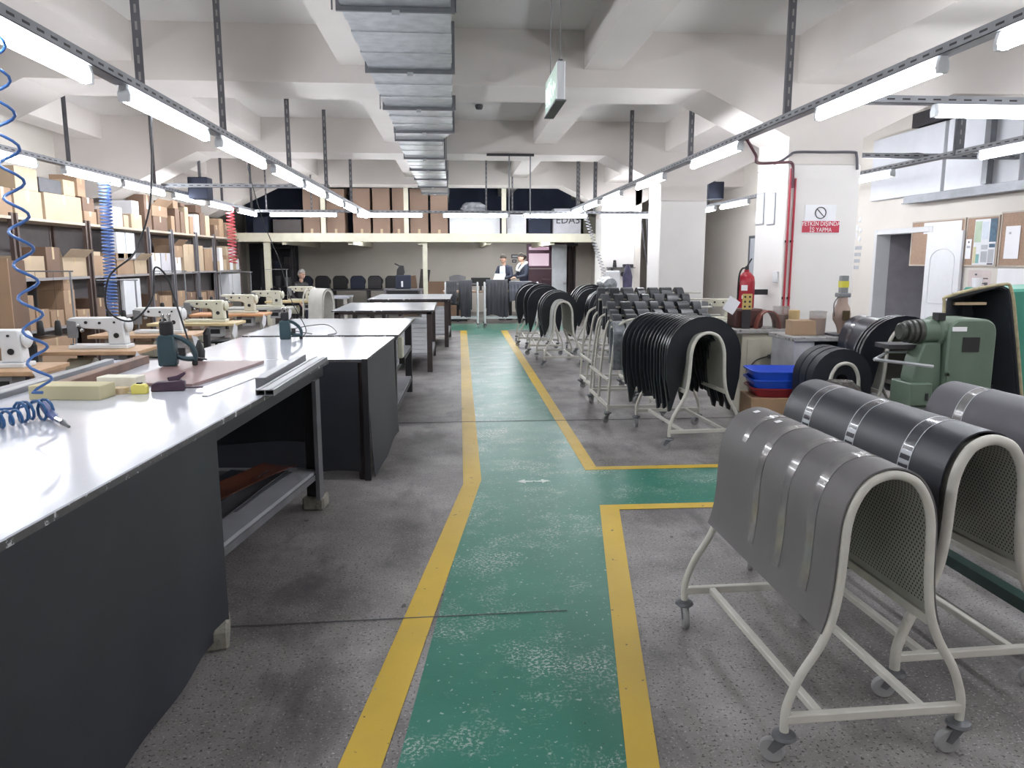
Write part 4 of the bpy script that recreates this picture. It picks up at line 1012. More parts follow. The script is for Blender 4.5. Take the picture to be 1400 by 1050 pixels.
# carriers: a rail across the upright carts, straps hang over it
k = 0
for row, (yy, zz) in enumerate(((7.42, .955), (7.62, 1.005), (7.86, 1.035), (8.12, 1.105), (8.60, 1.165), (8.95, 1.225))):
    for j in range(7):
        x = 1.60+j*.155+row*.025
        if row == 0 and j < 2:
            strap('%s silver wrapped strap at the front of the rack cart' % ('left', 'right')[j], (1.60+j*.13, yy, zz), 0, .11, .42, (M_silver, mat('speckled_grey_strap', (150, 152, 150), .6, var=.2, scale=90))[j])
            continue
        strap('%s strap from the left in %s row of padded black rubber straps' % (ORD[j], ORD[row]), (x, yy, zz+.0), rnd.uniform(-.08, .08), .085+.02*(j % 3), (.62 if row == 0 and j in (2, 3) else .3)+rnd.uniform(-.05, .08), (M_ring2, M_ring)[j % 2], th=.045)
        k += 1
# cart 6/7: distant arched carts with rings
far = [(1.62, 11.3, 1.0, 'pale'), (1.55, 12.9, 1.0, 'black'), (1.48, 14.2, 1.0, 'black'), (2.35, 11.2, 1.05, 'black'), (2.38, 12.9, 1.05, 'black')]
for i, (x, y, s, kind) in enumerate(far):
    nm = ORD[i]
    make_cart('%s of the distant arched carts beside the yellow line' % nm, (x, y, 0), rnd.uniform(-.06, .06), .95, sx=s*.95, sz=s*1.04, tunnel=kind == 'pale')
    n = 4 if kind == 'pale' else 6
    for k in range(n):
        yy = y+.12+k*(.13) if kind == 'black' else y+.45+k*.12
        ring('%s black rubber ring on the %s distant cart' % (ORD[k], nm), (x+rnd.uniform(-.02, .02), yy, .86+rnd.uniform(-.03, .03)), rnd.uniform(-.08, .08), R=.31+rnd.uniform(-.03, .02), w=.17, th=.07, hang=.32+rnd.uniform(-.1, .15), m=(M_ring, M_ring2)[k % 2], group='black rubber rings on the distant carts')
drape((1.62, 11.3, 0), 0, 'pale grey sheet draped over the nearest distant cart', .02, .4, mat('pale_grey_sheet', (158, 160, 156), .6), .42, sx=.95, sz=1.04)
# silver wrapped bundle on the fourth distant cart
o = MB().lathe([(.02, -.4), (.11, -.36), (.13, 0), (.11, .34), (.02, .4)], 14, ax='y').build('wrapped_roll', M_silver, None); o.location = (2.6, 13.0, 1.2); tag(o, 'silver film wrapped roll lying on the distant black rings', 'roll')
# ---------------------------------------------------------------- on and around the near column
M_signred = mat('sign_red', (186, 38, 66), .4, var=.02); M_ink = mat('black_ink', (40, 38, 42), .5); M_txt = mat('white_lettering', (238, 236, 238), .5)
a = atY(1097, 302, 7.99); b = atY(1147, 318, 7.99)
t = thing('warning_sign', 'red rectangular Turkish warning sign on the near white column', 'sign', ((a.x+b.x)/2, 7.994, (a.z+b.z)/2))
w, h = b.x-a.x, a.z-b.z
B(-w/2-.008, w/2+.008, -.002, .004, -h/2-.008, h/2+.008).build('sign_border', M_paper, t); B(-w/2, w/2, -.004, -.002, -h/2, h/2).build('sign_plate', M_signred, t, smooth=0)
text('lettering', 'YETKİN DIŞINDA\nİŞ YAPMA', .064, M_txt, (0, -.0045, -.002), (PI/2, 0, 0), t, sx=.84)
c = atY(1122, 291, 7.99)
t = thing('prohibition_sign', 'white notice with a black crossed circle above the red sign', 'sign', (c.x, 7.994, c.z))
B(-.17, .17, -.001, .004, -.085, .085).build('sign_plate', M_paper, t)
MB().tube([(.058*math.cos(2*PI*k/32), -.004, .058*math.sin(2*PI*k/32)) for k in range(32)], .005, 6, closed=True).build('ring', M_ink, t)
MB().tube([(-.04, -.004, .04), (.04, -.004, -.04)], .004, 6).build('slash', M_ink, t)
# framed holders on the side face of the column
for (x0, x1, lab) in ((1033, 1045, 'left one of two white framed panels on the column side'), (1048, 1060, 'right one of two white framed panels on the column side')):
    a = atX(x0, 311, 3.5); b = atX(x1, 308, 3.5); y1, y0 = a.y, b.y; z1 = atX(x1, 263, 3.5).z; z0 = atX(x1, 307, 3.5).z
    t = thing('framed_panel', lab, 'frame', (3.499, (y0+y1)/2, z0), 0, 'framed panels'); hw = (y1-y0)/2*.9
    B(-.012, 0, -hw, hw, 0, z1-z0).build('frame', mat('grey_frame', (150, 152, 158), .3, .3), t, bevel=.006); B(-.014, -.012, -hw+.018, hw-.018, .018, z1-z0-.018).build('panel_face', mat('glossy_white_panel', (224, 226, 234), .12), t, smooth=0)
# red pipes with black cables
M_pipe = mat('red_pipe', (168, 40, 58), .4); M_cab = mat('grey_conduit', (86, 84, 92), .5)
for k, (x, lab) in enumerate(((3.53, 'left one of two thin red pipes running up the column'), (3.585, 'right one of two thin red pipes running up the column'))):
    t = thing('red_pipe', lab, 'pipe', (x, 7.98, 0), 0, 'red pipes on the column')
    MB().tube([(0, 0, .02), (0, 0, 2.55-.1*k)], .012, 8).build('pipe', M_pipe, t)
    for z in (.6, 1.2, 1.8): B(-.018, .018, .008, .02, z-.012, z+.012).build('clip', M_dark, t)
wire('grey_cable', 'thick grey cable crossing the front of the near column', [atY(1172, 232, 7.97), atY(1171, 212, 7.97), atY(1166, 208, 7.97), atY(1130, 208, 7.97), atY(1090, 208, 7.97), atY(1080, 212, 7.97), atY(1070, 219, 7.97), atY(1058, 224, 7.97)], .014, M_cab)
wire('dark_red_cable', 'dark red cable bundle running from the light row to the column', [(2.78, 7.3, 2.73), (2.95, 7.5, 2.62), (3.1, 7.8, 2.58), (3.4, 7.9, 2.6), (3.52, 7.95, 2.6), (3.545, 7.965, 2.5), (3.55, 7.97, 2.35)], .016, mat('dark_red_cable', (96, 56, 66), .5))
B(-.03, 0, -.05, .05, -.06, .06).build('switch_box', M_white, None, bevel=.005); o = bpy.data.objects[-1] if False else None
for ob in [q for q in COL.objects if q.name == 'switch_box']: ob.location = (3.499, 8.12, 1.42); tag(ob, 'small white switch box on the side of the near column', 'switch')
# fire extinguisher
t = thing('fire_extinguisher', 'red fire extinguisher with labels hanging beside the near column', 'extinguisher', (3.25, 8.35, 1.02))
M_ext = mat('extinguisher_red', (160, 26, 44), .3, var=.03)
MB().lathe([(.02, 0), (.088, .004), (.095, .03), (.095, .34), (.085, .4), (.05, .44), (.028, .455), (.028, .475), (.01, .48)], 24).build('cylinder', M_ext, t)
MB().lathe([(.022, .475), (.022, .51), (.01, .52)], 12).build('valve', M_black, t); MB().tube([(0, 0, .51), (.02, 0, .55), (.05, 0, .6)], .009, 6).build('handle', M_black, t)
MB().tube(catmull([(0, -.02, .49), (-.07, -.05, .49), (-.1, -.04, .4), (-.098, -.02, .15)], 5), .01, 6).build('hose', M_black, t)
B(-.09, -.02, -.1, -.093, .25, .31).build('label', M_paper, t, bevel=.001); B(-.08, -.03, -.102, -.093, .16, .2).build('label', M_paper, t, bevel=.001)
B(.08, .25, -.01, .02, .2, .26).build('wall_bracket', M_dark, t)

# workbenches
M_bwhite = mat('scuffed_white_cabinet', (190, 190, 194), .55, var=.1, chips=(120, 118, 116), chip_amt=.66, chip_scale=5)
t = thing('workbench', 'white painted metal workbench with a drawer bay, in front of the near column', 'workbench', (3.12, 6.78, 0))
MB().bx(-.02, .86, -.02, .55, .86, .9).build('worktop', mat('worn_worktop', (170, 168, 166), .5, var=.15, scale=12, chips=(96, 92, 90), chip_amt=.57, chip_scale=9), t, bevel=.004)
B(0, .2, 0, .5, .03, .86).build('side_cabinet', M_bwhite, t, bevel=.006); B(.78, .84, 0, .5, .03, .86).build('side_panel', M_bwhite, t, bevel=.004); B(.2, .78, .44, .5, .1, .86).build('back_panel', mat('dark_bay', (96, 98, 104), .6), t)
B(.2, .78, .02, .44, .66, .69).build('shelf', M_bwhite, t); B(.2, .78, .0, .02, .64, .70).build('drawer_front', M_bwhite, t); B(.2, .78, .0, .44, .1, .13).build('bottom', M_bwhite, t)
B(.2, .23, -.03, 0, .42, .5).build('handle', M_paper, t, bevel=.005)
t = thing('workbench', 'cream metal cabinet bench to the left of the white workbench', 'workbench', (2.94, 7.60, 0))
B(-.08, .66, -.04, .38, .86, .9).build('worktop', mat('worn_worktop', (170, 168, 166)), t, bevel=.004); B(0, .52, 0, .36, .04, .86).build('cabinet', mat('cream_cabinet', (206, 202, 184), .5, var=.05), t, bevel=.008)
B(.06, .46, -.006, 0, .1, .8).build('door', mat('cream_cabinet', (206, 202, 184)), t, bevel=.003); B(.54, .62, 0, .36, 0, .86).build('dark_post', M_dark, t)
t = thing('air_regulator', 'small air pressure regulator with a gauge on the cream cabinet', 'regulator', (3.28, 7.60, .62))
MB().lathe([(.01, -.02), (.035, -.015), (.035, .01), (.01, .015)], 16, (.0, -.03, .02), ax='y').build('gauge', M_galvd, t); MB().lathe([(.02, -.06), (.025, 0), (.02, .06)], 10).build('bowl', mat('teal_filter', (80, 120, 124), .4), t)
B(-.06, .06, -.02, .02, -.02, .02).build('manifold', M_galvd, t); MB().tube(catmull([(-.06, -.01, 0), (-.2, -.02, -.05), (-.28, -.03, -.2), (-.2, -.02, -.28), (-.26, -.02, -.36)], 5), .006, 6).build('hose', M_black, t); MB().tube(catmull([(0, -.01, -.06), (.0, -.02, -.16), (-.06, -.02, -.36)], 5), .008, 6).build('hose', M_rubber, t)

def lathe_thing(name, label, cat, loc, prof, m, n=18, group=None):
    o = MB().lathe(prof, n).build(name, m, None); o.location = loc; return tag(o, label, cat, group)
ZB = .9
# on the cream bench
o = B(-.17, .14, -.12, .12, 0, .2).build('leather_case', mat('dark_brown_leather', (84, 54, 50), .4, var=.1), None, bevel=.02); o.location = (3.08, 7.86, ZB); tag(o, 'dark brown leather case on the cream bench', 'case')
t = thing('leather_roll', 'reddish brown curved leather piece on the cream bench', 'leather', (3.24, 7.72, ZB)); MB().shell(lambda u, v: ((.13*math.cos(PI*u), -.08+.2*v, .19*math.sin(PI*u)), (math.cos(PI*u), 0, math.sin(PI*u))), 14, 2, .012).build('leather_piece', mat('reddish_leather', (124, 72, 62), .35, var=.1), t)
def card(x0, y0, x1, y1, Y, label, rot, d=(.16, .2), m=None, name='paper_card'):
    c = atY((x0+x1)/2, (y0+y1)/2, Y); o = B(-d[0]/2, d[0]/2, -.002, .002, -d[1]/2, d[1]/2).build(name, m or M_paper, None, smooth=0); o.location = c; o.rotation_euler = (0, rot, .05); tag(o, label, 'card'); return o
card(988, 405, 1012, 430, 7.60, 'tilted white paper card in front of the brown leather case', .55, (.13, .15))
c = atY(1018, 430, 7.72)
t = thing('dice_box', 'gold card with dark dots standing before the extinguisher', 'card', (c.x, 7.66, ZB+.2)); B(-.05, .05, 0, .012, -.0, .16).build('gold_card', mat('gold_card', (196, 172, 104), .4), t)
for z in (.03, .08, .13):
    for x in (-.025, .025): MB().lathe([(.012, -.002), (.012, 0), (.002, .001)], 8, (x, 0, z), ax='y').build('dot', M_ink, t)
B(-.045, .045, .012, .02, -.2, 0).build('stem', M_dark, t)
M_clear = mat('cloudy_plastic', (176, 170, 166), .2, alpha=.3)
def tub(label, loc, r, h, fill, fh):
    t = thing('plastic_tub', label, 'tub', loc, 0, 'glue tubs on the benches'); MB().lathe([(r*.9, 0), (r, h), (r*.97, h), (r*.88, .006)], 20).build('tub_wall', M_clear, t)
    MB().lathe([(r*.86, .006), (r*.92, fh), (.01, fh)], 18).build('contents', fill, t); MB().tube([(r*math.cos(2*PI*k/20), r*math.sin(2*PI*k/20), h) for k in range(20)], .005, 5, closed=True).build('rim', M_clear, t)
tub('round cloudy tub of brown glue on the cream bench', (3.42, 7.78, ZB), .085, .22, mat('brown_glue', (118, 68, 58), .3), .14)
tub('round tub of dark brown glue on the white bench, beside the press', (3.44, 7.0, ZB), .08, .22, mat('tan_glue', (150, 104, 78), .4), .16)
lathe_thing('glue_tin', 'tall beige tin between the tub and the small carton', 'tin', (3.50, 7.64, ZB), [(.055, 0), (.055, .19), (.05, .195), (.01, .195)], mat('beige_tin', (184, 158, 112), .4))
o = B(-.13, .13, -.08, .08, 0, .14).build('small_carton', M_carton, None, bevel=.004); o.location = (3.30, 7.02, ZB); tag(o, 'small brown carton on the left end of the white workbench', 'box')
# eyelet press: cast body with a yellow topped column
t = thing('bench_press', 'beige bench press with a yellow taped top on the white workbench', 'press', (3.63, 6.92, ZB))
M_pb = mat('beige_press_enamel', (150, 128, 116), .45, var=.08)
B(-.11, .13, -.1, .1, 0, .02).build('base_plate', M_rubber, t, bevel=.004); MB().lathe([(.03, .02), (.035, .06), (.05, .1), (.078, .15), (.082, .2), (.07, .26), (.05, .3), (.045, .36), (.04, .38)], 18).build('body', M_pb, t)
B(-.055, .055, -.05, .05, .36, .4).build('collar', M_lead, t, bevel=.006); B(-.034, .034, -.03, .03, .4, .56).build('top_column', M_lead, t, bevel=.004); B(-.036, .036, -.032, .032, .45, .51).build('yellow_tape', mat('yellow_tape', (206, 196, 70), .4), t)
B(-.035, .035, -.09, -.075, .15, .24).build('name_badge', mat('black_gold_badge', (70, 58, 36), .4), t, bevel=.004); MB().tube(catmull([(-.04, -.02, .38), (-.09, -.02, .3), (-.08, -.02, .18)], 5), .005, 5).build('cable', M_rubber, t)
o = MB().lathe([(.005, -.09), (.02, -.08), (.022, .05), (.008, .12)], 10, ax='x').build('awl', M_black, None); o.location = (3.86, 6.86, ZB+.022); tag(o, 'black handled tool lying at the right end of the white bench', 'hand tool')
# blue crate on red crate on carton
t0 = thing('cardboard_box', 'large plain carton under the blue and red trays', 'box', (2.86, 6.38, 0), -.12); B(-.32, .26, -.2, .2, 0, .44).build('box_body', mat('mid_cardboard', (170, 138, 108), .8, var=.05), t0, bevel=.006)
def tray(label, loc, w, d, h, m, tilt=0, group='stacked plastic trays'):
    t = thing('plastic_tray', label, 'tray', loc, -.12, group)
    def rr(s, z, n=24):
        out = []
        for k in range(n):
            a = 2*PI*k/n; c, q = math.cos(a), math.sin(a); e = .35
            out.append((s*w/2*math.copysign(abs(c)**e, c), s*d/2*math.copysign(abs(q)**e, q), z))
        return out
    rings = [rr(.86, 0), rr(.94, h*.5), rr(1, h), rr(1.04, h), rr(1.04, h-.012), rr(1.02, h-.012), rr(.97, h-.004), rr(.90, h*.5), rr(.82, .006)]
    vs = [p for r in rings for p in r]; n = 24; fs = [(i*n+k, i*n+(k+1) % n, (i+1)*n+(k+1) % n, (i+1)*n+k) for i in range(len(rings)-1) for k in range(n)]
    fs += [tuple(range(n-1, -1, -1)), tuple((len(rings)-1)*n+k for k in range(n))]
    MB().add(vs, fs).build('tray_body', m, t); t.rotation_euler = (tilt, 0, -.12); return t
tray('dark red plastic tray between the carton and the blue trays', (2.84, 6.38, .442), .56, .4, .08, mat('dark_red_plastic', (140, 36, 48), .4))
M_bt = mat('royal_blue_plastic', (38, 84, 206), .35, var=.03)
tray('lower one of two royal blue plastic trays', (2.84, 6.38, .505), .58, .4, .09, M_bt); tray('upper royal blue plastic tray, empty', (2.84, 6.38, .57), .58, .42, .1, M_bt)

# ---------------------------------------------------------------- right middle: black tunnel cart, disc, bag, green machine, hood
make_cart('arched cart with a black tunnel, behind the green machine', (3.66, 5.9, 0), -.06, .8, sx=1.12, sz=1.12, group='rubber carts near the right wall')
drape((3.66, 5.9, 0), -.06, 'glossy black tunnel shaped rubber sheet with silver bands', .2, .82, mat('glossy_black_rubber', (52, 55, 64), .28, var=.12), .4, sx=1.12, sz=1.12, off=.03, th=.01, tapes=[(.34, .4, .2, .8, M_shinyb), (.335, .34, .15, .85, M_line), (.62, .68, .2, .8, M_shinyb)], group='large black rubber sheets')
for k in range(3): ring('%s wide black ring on the tunnel cart behind the green machine' % ORD[k], (3.66, 5.94+k*.05, .80), -.06, R=.355, w=.17, th=.03, hang=.36, group='wide black rings on the tunnel cart')
make_cart('arched cart with a hanging black disc, left of the green machine', (3.06, 5.72, 0), .02, .42, sx=.85, sz=.84, tunnel=False, group='rubber carts near the right wall')
for k in range(3): ring('%s thick black rubber slab on the small cart by the white bench' % ORD[k], (3.06, 5.76+k*.12, .66), .02, R=.25, w=.2, th=.1, hang=.33, m=M_ring2, group='thick black slabs')
# film wrapped bundle
M_film = mat('crumpled_dark_film', (92, 86, 84), .22, var=.3, scale=14, bump=1.0, bscale=18)
mb = MB(); mb.add([], []); g = []
n = 16; vs = []; fs = []
for i in range(9):
    v = i/8; z = -.09+.2*v; rr_ = math.sin(PI*min(max(v, .06), .94))**.35
    for k in range(n):
        a = 2*PI*k/n; q = 1+rnd.uniform(-.12, .12); vs.append((.17*rr_*q*math.cos(a), .13*rr_*q*math.sin(a), z+.09))
for i in range(8):
    for k in range(n): fs.append((i*n+k, i*n+(k+1) % n, (i+1)*n+(k+1) % n, (i+1)*n+k))
fs += [tuple(range(n-1, -1, -1)), tuple(8*n+k for k in range(n))]
st_ = thing('stool', 'low dark stool carrying the film wrapped bundle', 'stool', (2.80, 5.3, 0)); B(-.16, .16, -.14, .14, .50, .53).build('seat', M_dark, st_)
for x in (-.13, .13):
    for y in (-.11, .11): B(x-.015, x+.015, y-.015, y+.015, 0, .50).build('leg', M_dark, st_)
o = mb.add(vs, fs).build('film_bundle', M_film, None, smooth=20); o.location = (2.80, 5.3, .532); tag(o, 'crumpled dark film wrapped bundle before the black slabs', 'bundle')

# green cast machine
M_gm = mat('grey_green_machine_enamel', (98, 116, 100), .42, .05, var=.08, scale=5, chips=(70, 78, 70), chip_amt=.67, chip_scale=8)
M_gmd = mat('oily_machine_steel', (76, 78, 74), .4, .4, var=.15, scale=10)
t = thing('splitting_machine', 'old grey green cast iron machine with a ribbed pulley and a table arm', 'machine', (3.30, 4.85, 0), .0)
MB().prism([(.0, .6), (.0, 1.13), (.02, 1.18), (.06, 1.21), (.27, 1.21), (.32, 1.18), (.34, 1.13), (.34, .6)], 0, .34, 'y').build('housing', M_gm, t, bevel=.012)
B(.1, .22, -.004, .0, .99, 1.09).build('window', M_black, t); B(.02, .12, -.006, 0, 1.13, 1.16).build('name_plate', M_paper, t, bevel=.001)
MB().lathe([(.05, -.28), (.062, -.27), (.062, -.25), (.05, -.24), (.075, -.235), (.075, -.215), (.06, -.21), (.08, -.2), (.08, -.18), (.064, -.17), (.084, -.165), (.084, -.14), (.07, -.13)], 24, (0, .12, 1.12), ax='x').build('ribbed_pulley', M_gmd, t)
MB().lathe([(.07, -.14), (.085, -.13), (.085, -.03), (.1, -.02), (.1, .01)], 24, (0, .12, 1.12), ax='x').build('bearing_head', M_gm, t)
MB().prism([(-.14, 1.05), (-.02, 1.05), (0, .8), (0, .62), (-.16, .62), (-.2, .8), (-.18, .92)], .04, .2, 'y').build('arm_casting', M_gm, t, bevel=.01)
B(-.24, -.08, .0, .24, .62, .78).build('slide_block', M_gm, t, bevel=.008); B(-.13, -.11, -.004, 0, .66, .71).build('slot', M_black, t)
B(-.36, .34, -.06, .36, .54, .62).build('bed', M_gmd, t, bevel=.008); B(-.3, .3, .0, .3, .0, .54).build('pedestal', M_gmd, t, bevel=.01)
MB().prism([(-.0, .86), (.02, .86), (.02, .64), (-.0, .64)], -.02, 0, 'y').build('side_flange', M_gm, t)
for z in (.68, .76, .84):
    MB().lathe([(.012, -.02), (.012, 0)], 6, (-.015+.02, .0, z), ax='y').build('bolt', M_gmd, t)
mb = MB(); mb.tube([(-.52, -.02, .95), (-.12, -.04, .90)], .012, 6); mb.tube([(-.52, -.02, .95), (-.3, .2, .97), (-.12, .2, .97)], .009, 6); mb.build('table_frame', M_galv, t)
B(-.34, -.12, .12, .3, 1.0, 1.03).build('feed_plate', M_dark, t); B(-.05, .0, .05, .12, 1.2, 1.25).build('oil_cup', M_black, t)
# green hood
M_hood = mat('teal_green_hood', (58, 138, 118), .4, var=.06); M_hin = mat('hood_inside', (52, 56, 62), .6, var=.1); M_hrim = mat('hood_rim_foam', (176, 164, 132), .7, var=.15, scale=20)
t = thing('machine_hood', 'large teal green metal hood with a beige lined opening', 'hood', (0, 5.35, 0))
A_ = atY(1290, 425, 5.35); B_ = atY(1297, 405, 5.35); C_ = atY(1368, 389, 5.35); D_ = atY(1382, 396, 5.35); E_ = atY(1388, 440, 5.35); F_ = atY(1398, 560, 5.35)
outl = [(A_.x, .55), (A_.x, A_.z), (B_.x, B_.z), (C_.x, C_.z), (D_.x, D_.z), (E_.x, E_.z), (F_.x, F_.z), (F_.x+.08, .0), (A_.x, .0)]
pth = [(A_.x, .5), (A_.x, A_.z), (B_.x, B_.z), (C_.x, C_.z), (D_.x, D_.z), (E_.x, E_.z), (F_.x, F_.z), (F_.x+.1, .0)]
mb = MB()
vs = []; 
for y in (0, 1.1):
    for (x, z) in pth: vs.append((x+(.9 if y else 0)*.0, y, z))
def hood_fn(u, v):
    f = u*(len(pth)-1); i = min(int(f+1e-6), len(pth)-2); s = f-i
    x = pth[i][0]*(1-s)+pth[i+1][0]*s; z = pth[i][1]*(1-s)+pth[i+1][1]*s; dx, dz = pth[i+1][0]-pth[i][0], pth[i+1][1]-pth[i][1]; l = math.hypot(dx, dz)
    return (x+.42*v*max(0, min(1, (.5-u)/.15)), .42*v, z-.03*v), (-dz/l, 0, dx/l)
mb.shell(hood_fn, len(pth)-1, 3, .02).build('hood_shell', M_hin, t, smooth=0)
mb = MB(); mb.shell(lambda u, v: ((hood_fn(u, v)[0][0]-hood_fn(u, v)[1][0]*.025, hood_fn(u, v)[0][1]+.02, hood_fn(u, v)[0][2]-hood_fn(u, v)[1][2]*.025), hood_fn(u, v)[1]), len(pth)-1, 3, .005).build('hood_lining', M_hin, t, smooth=0)
MB().tube(catmull([(x, -.004, z) for x, z in pth], 4), .012, 8).build('opening_rim', M_hrim, t)
B(F_.x-.02, F_.x+.9, .0, 1.1, .0, 1.38).build('hood_side', M_hood, t, bevel=.05) if False else None
MB().prism([(D_.x, D_.z), (D_.x+.7, D_.z+.03), (D_.x+.7, 0), (F_.x+.1, 0), (F_.x, F_.z), (E_.x, E_.z)], .01, .55, 'y').build('hood_flank', M_hood, t, bevel=.02)
MB().prism([(A_.x+.3, 0), (A_.x+.3, A_.z-.03), (B_.x+.3, B_.z-.04), (C_.x+.2, C_.z-.05), (D_.x+.2, 0)], .40, .46, 'y').build('inner_back', M_hin, t); B(A_.x+.3, F_.x+.1, .25, .4, .6, .63).build('inner_shelf', M_dark, t); B(A_.x+.15, A_.x+.4, .1, .18, 1.27, 1.29).build('inner_lamp', M_tape, t)
lathe_thing('white_cup', 'small white plastic cup standing on the green hood', 'cup', (B_.x+.28, 5.45, hood_fn(.36, .2)[0][2]+.022), [(.03, 0), (.036, .07), (.03, .07), (.01, .01)], M_paper)

# ---------------------------------------------------------------- right wall: door, boards, panels
M_door = mat('white_door', (224, 225, 229), .4, var=.02); M_dframe = mat('door_frame', (206, 206, 208), .5, var=.02)
f = MB(); f.bx(XR-.03, XR+.21, DY0-.07, DY0+.012, 0, DZ+.07); f.bx(XR-.03, XR+.21, DY1-.012, DY1+.07, 0, DZ+.07); f.bx(XR-.03, XR+.21, DY0+.012, DY1-.012, DZ-.012, DZ+.07)
struct(f.build('trim_1', M_dframe, None, bevel=.006), 'white frame around the doorway in the right wall')
d = thing('door_1', 'white panelled door leaf standing open against the right wall', 'door', (XR-.02, DY0-.02, 0), 0); d['kind'] = 'structure'
B(-.05, -.01, -.78, .0, .01, 2.0).build('door_leaf', M_door, d, bevel=.004)
def arch_panel(z0, z1, top):
    pts = [(-.66, z0), (-.12, z0), (-.12, z1)]+[(-.39+.27*math.cos(a), z1+.16*math.sin(a)) for a in [PI*k/10 for k in range(1, 10)]]+[(-.66, z1)] if top else [(-.66, z0), (-.12, z0), (-.12, z1), (-.66, z1)]
    return MB().tube([(-.053, y, z) for y, z in pts], .007, 5, closed=True)
arch_panel(.15, .8, False).build('door_moulding', M_door, d); arch_panel(1.0, 1.6, True).build('door_moulding', M_door, d)
h = B(-.056, -.05, -.72, -.68, .92, 1.16).build('door_handle', M_galvd, d, bevel=.002); MB().tube([(-.056, -.7, 1.06), (-.09, -.7, 1.06), (-.09, -.6, 1.06)], .008, 6).build('lever', M_chrome, h)
M_cork = mat('cork_board', (168, 140, 120), .8, var=.08, scale=40)
bi = 0
def wallrect(x0, x1, yt, yb, xw=XR-.012):
    a = atX(x0, yt, xw); b = atX(x1, yt, xw); y1, y0 = a.y, b.y; zt = (atX(x0, yt, xw).z); zb = atX(x0, yb, xw).z; return y0, y1, zb, zt
M_bframe = mat('board_frame', (190, 180, 168), .5)
def board(label, y0, y1, z0, z1):
    t = thing('notice_board', label, 'notice board', (XR-.001, y0, z0), 0, 'cork notice boards'); w, h = y1-y0, z1-z0
    B(-.012, 0, 0, w, 0, h).build('cork', M_cork, t)
    for (a, b, c, e) in ((0, w, 0, .018), (0, w, h-.018, h), (0, .018, .018, h-.018), (w-.018, w, .018, h-.018)): B(-.02, -.0125, a, b, c, e).build('board_frame', M_bframe, t)
    return t
board('cork notice board nearest the open door', 9.98, 11.2, 1.52, 2.17)
board('middle cork notice board with the large poster', 8.98+.35, 9.95, 1.52, 2.17); board('cork notice board at the right edge of the picture', 8.2, 9.3, 1.52, 2.2)
def poster(label, y0, y1, z0, z1, m=None, lines=(), x=XR-.0205, name='notice_sheet'):
    t = thing(name, label, 'notice', (x, y0, z0), 0, 'notices on the right wall'); w, h = y1-y0, z1-z0
    B(-.0015, 0, 0, w, 0, h).build('sheet', m or M_paper, t, smooth=0)
    for (a, b, c, d_, mm) in lines: B(-.003, -.0015, w*a, w*b, h*c, h*d_).build('printed_block', mm, t, smooth=0)
    return t
M_pg = mat('print_green', (176, 196, 172), .6); M_pt = mat('print_teal', (126, 176, 172), .6); M_pb2 = mat('print_blue', (64, 98, 122), .5, var=.2, scale=20); M_pgy = mat('print_grey', (176, 178, 184), .6); M_py = mat('print_yellow', (206, 200, 160), .6)
poster('large multicoloured safety poster on the middle cork board', 9.36, 9.78, 1.54, 2.13, M_white, [(.0, .3, .5, 1, M_pb2), (.02, .28, .38, .46, M_pb2), (.05, .3, .05, .34, M_pgy), (.34, .62, .34, .44, M_pgy), (.34, .62, .06, .3, M_pgy), (.7, .85, .04, .24, M_pt), (.86, .98, .04, .4, M_py), (.68, .98, .5, .96, M_pg), (.36, .64, .56, .94, mat('print_pale_blue', (206, 214, 224), .6)), (.05, .3, .01, .04, M_ink)])
poster('small white notice with black symbols left of the large poster', 9.82, 9.93, 1.62, 1.88, None, [(.4, .6, .8, .9, M_ink), (.2, .8, .55, .66, M_pgy)])
poster('wide white sheet at the top of the board behind the door', 10.05, 10.9, 1.98, 2.14, M_white); poster('grey green sheet pinned on the board beside the door', 10.08, 10.45, 1.80, 2.0, mat('grey_green_sheet', (170, 178, 174), .6))
poster('white sheet with a small mark on the right edge board', 8.95, 9.2, 1.62, 2.02, None, [(.6, .75, .75, .82, M_pgy)])
poster('large white sheet below the right edge board', 8.4, 9.3, .98, 1.5, M_paper, (), XR-.001); poster('pinkish notice with a drawing below the middle board', 9.42, 9.85, 1.25, 1.47, mat('pink_sheet', (206, 192, 190), .6), [(.1, .5, .5, .56, M_ink), (.2, .8, .2, .26, M_ink), (.1, .25, .12, .3, M_rubber), (.6, .7, .7, .8, M_rubber)], XR-.001); poster('plain white sheet under the middle board', 9.95, 10.5, 1.1, 1.45, mat('off_white_sheet', (222, 218, 220), .6), (), XR-.001)
# rosette ornament + words on the wall left of the door
t = thing('wall_sticker', 'flower shaped sticker with grey lettering on the wall left of the doorway', 'sticker', (XR-.001, 12.75, 1.9))
o_ = MB()
for (y, z, r) in ((.0, .38, .05), (.06, .25, .05), (-.04, .2, .045), (.1, .12, .06), (-.03, .06, .05)): MB().lathe([(r, -.004), (r*.7, -.012), (.002, -.014)], 12, (0, y, z), ax='x').build('flower', M_white, t)
for k, wd in enumerate(('', '', '', '')): B(-.003, 0, -.12+.02*k, .16-.02*k, -.12-k*.11, -.06-k*.11).build('word_block', M_pgy, t)
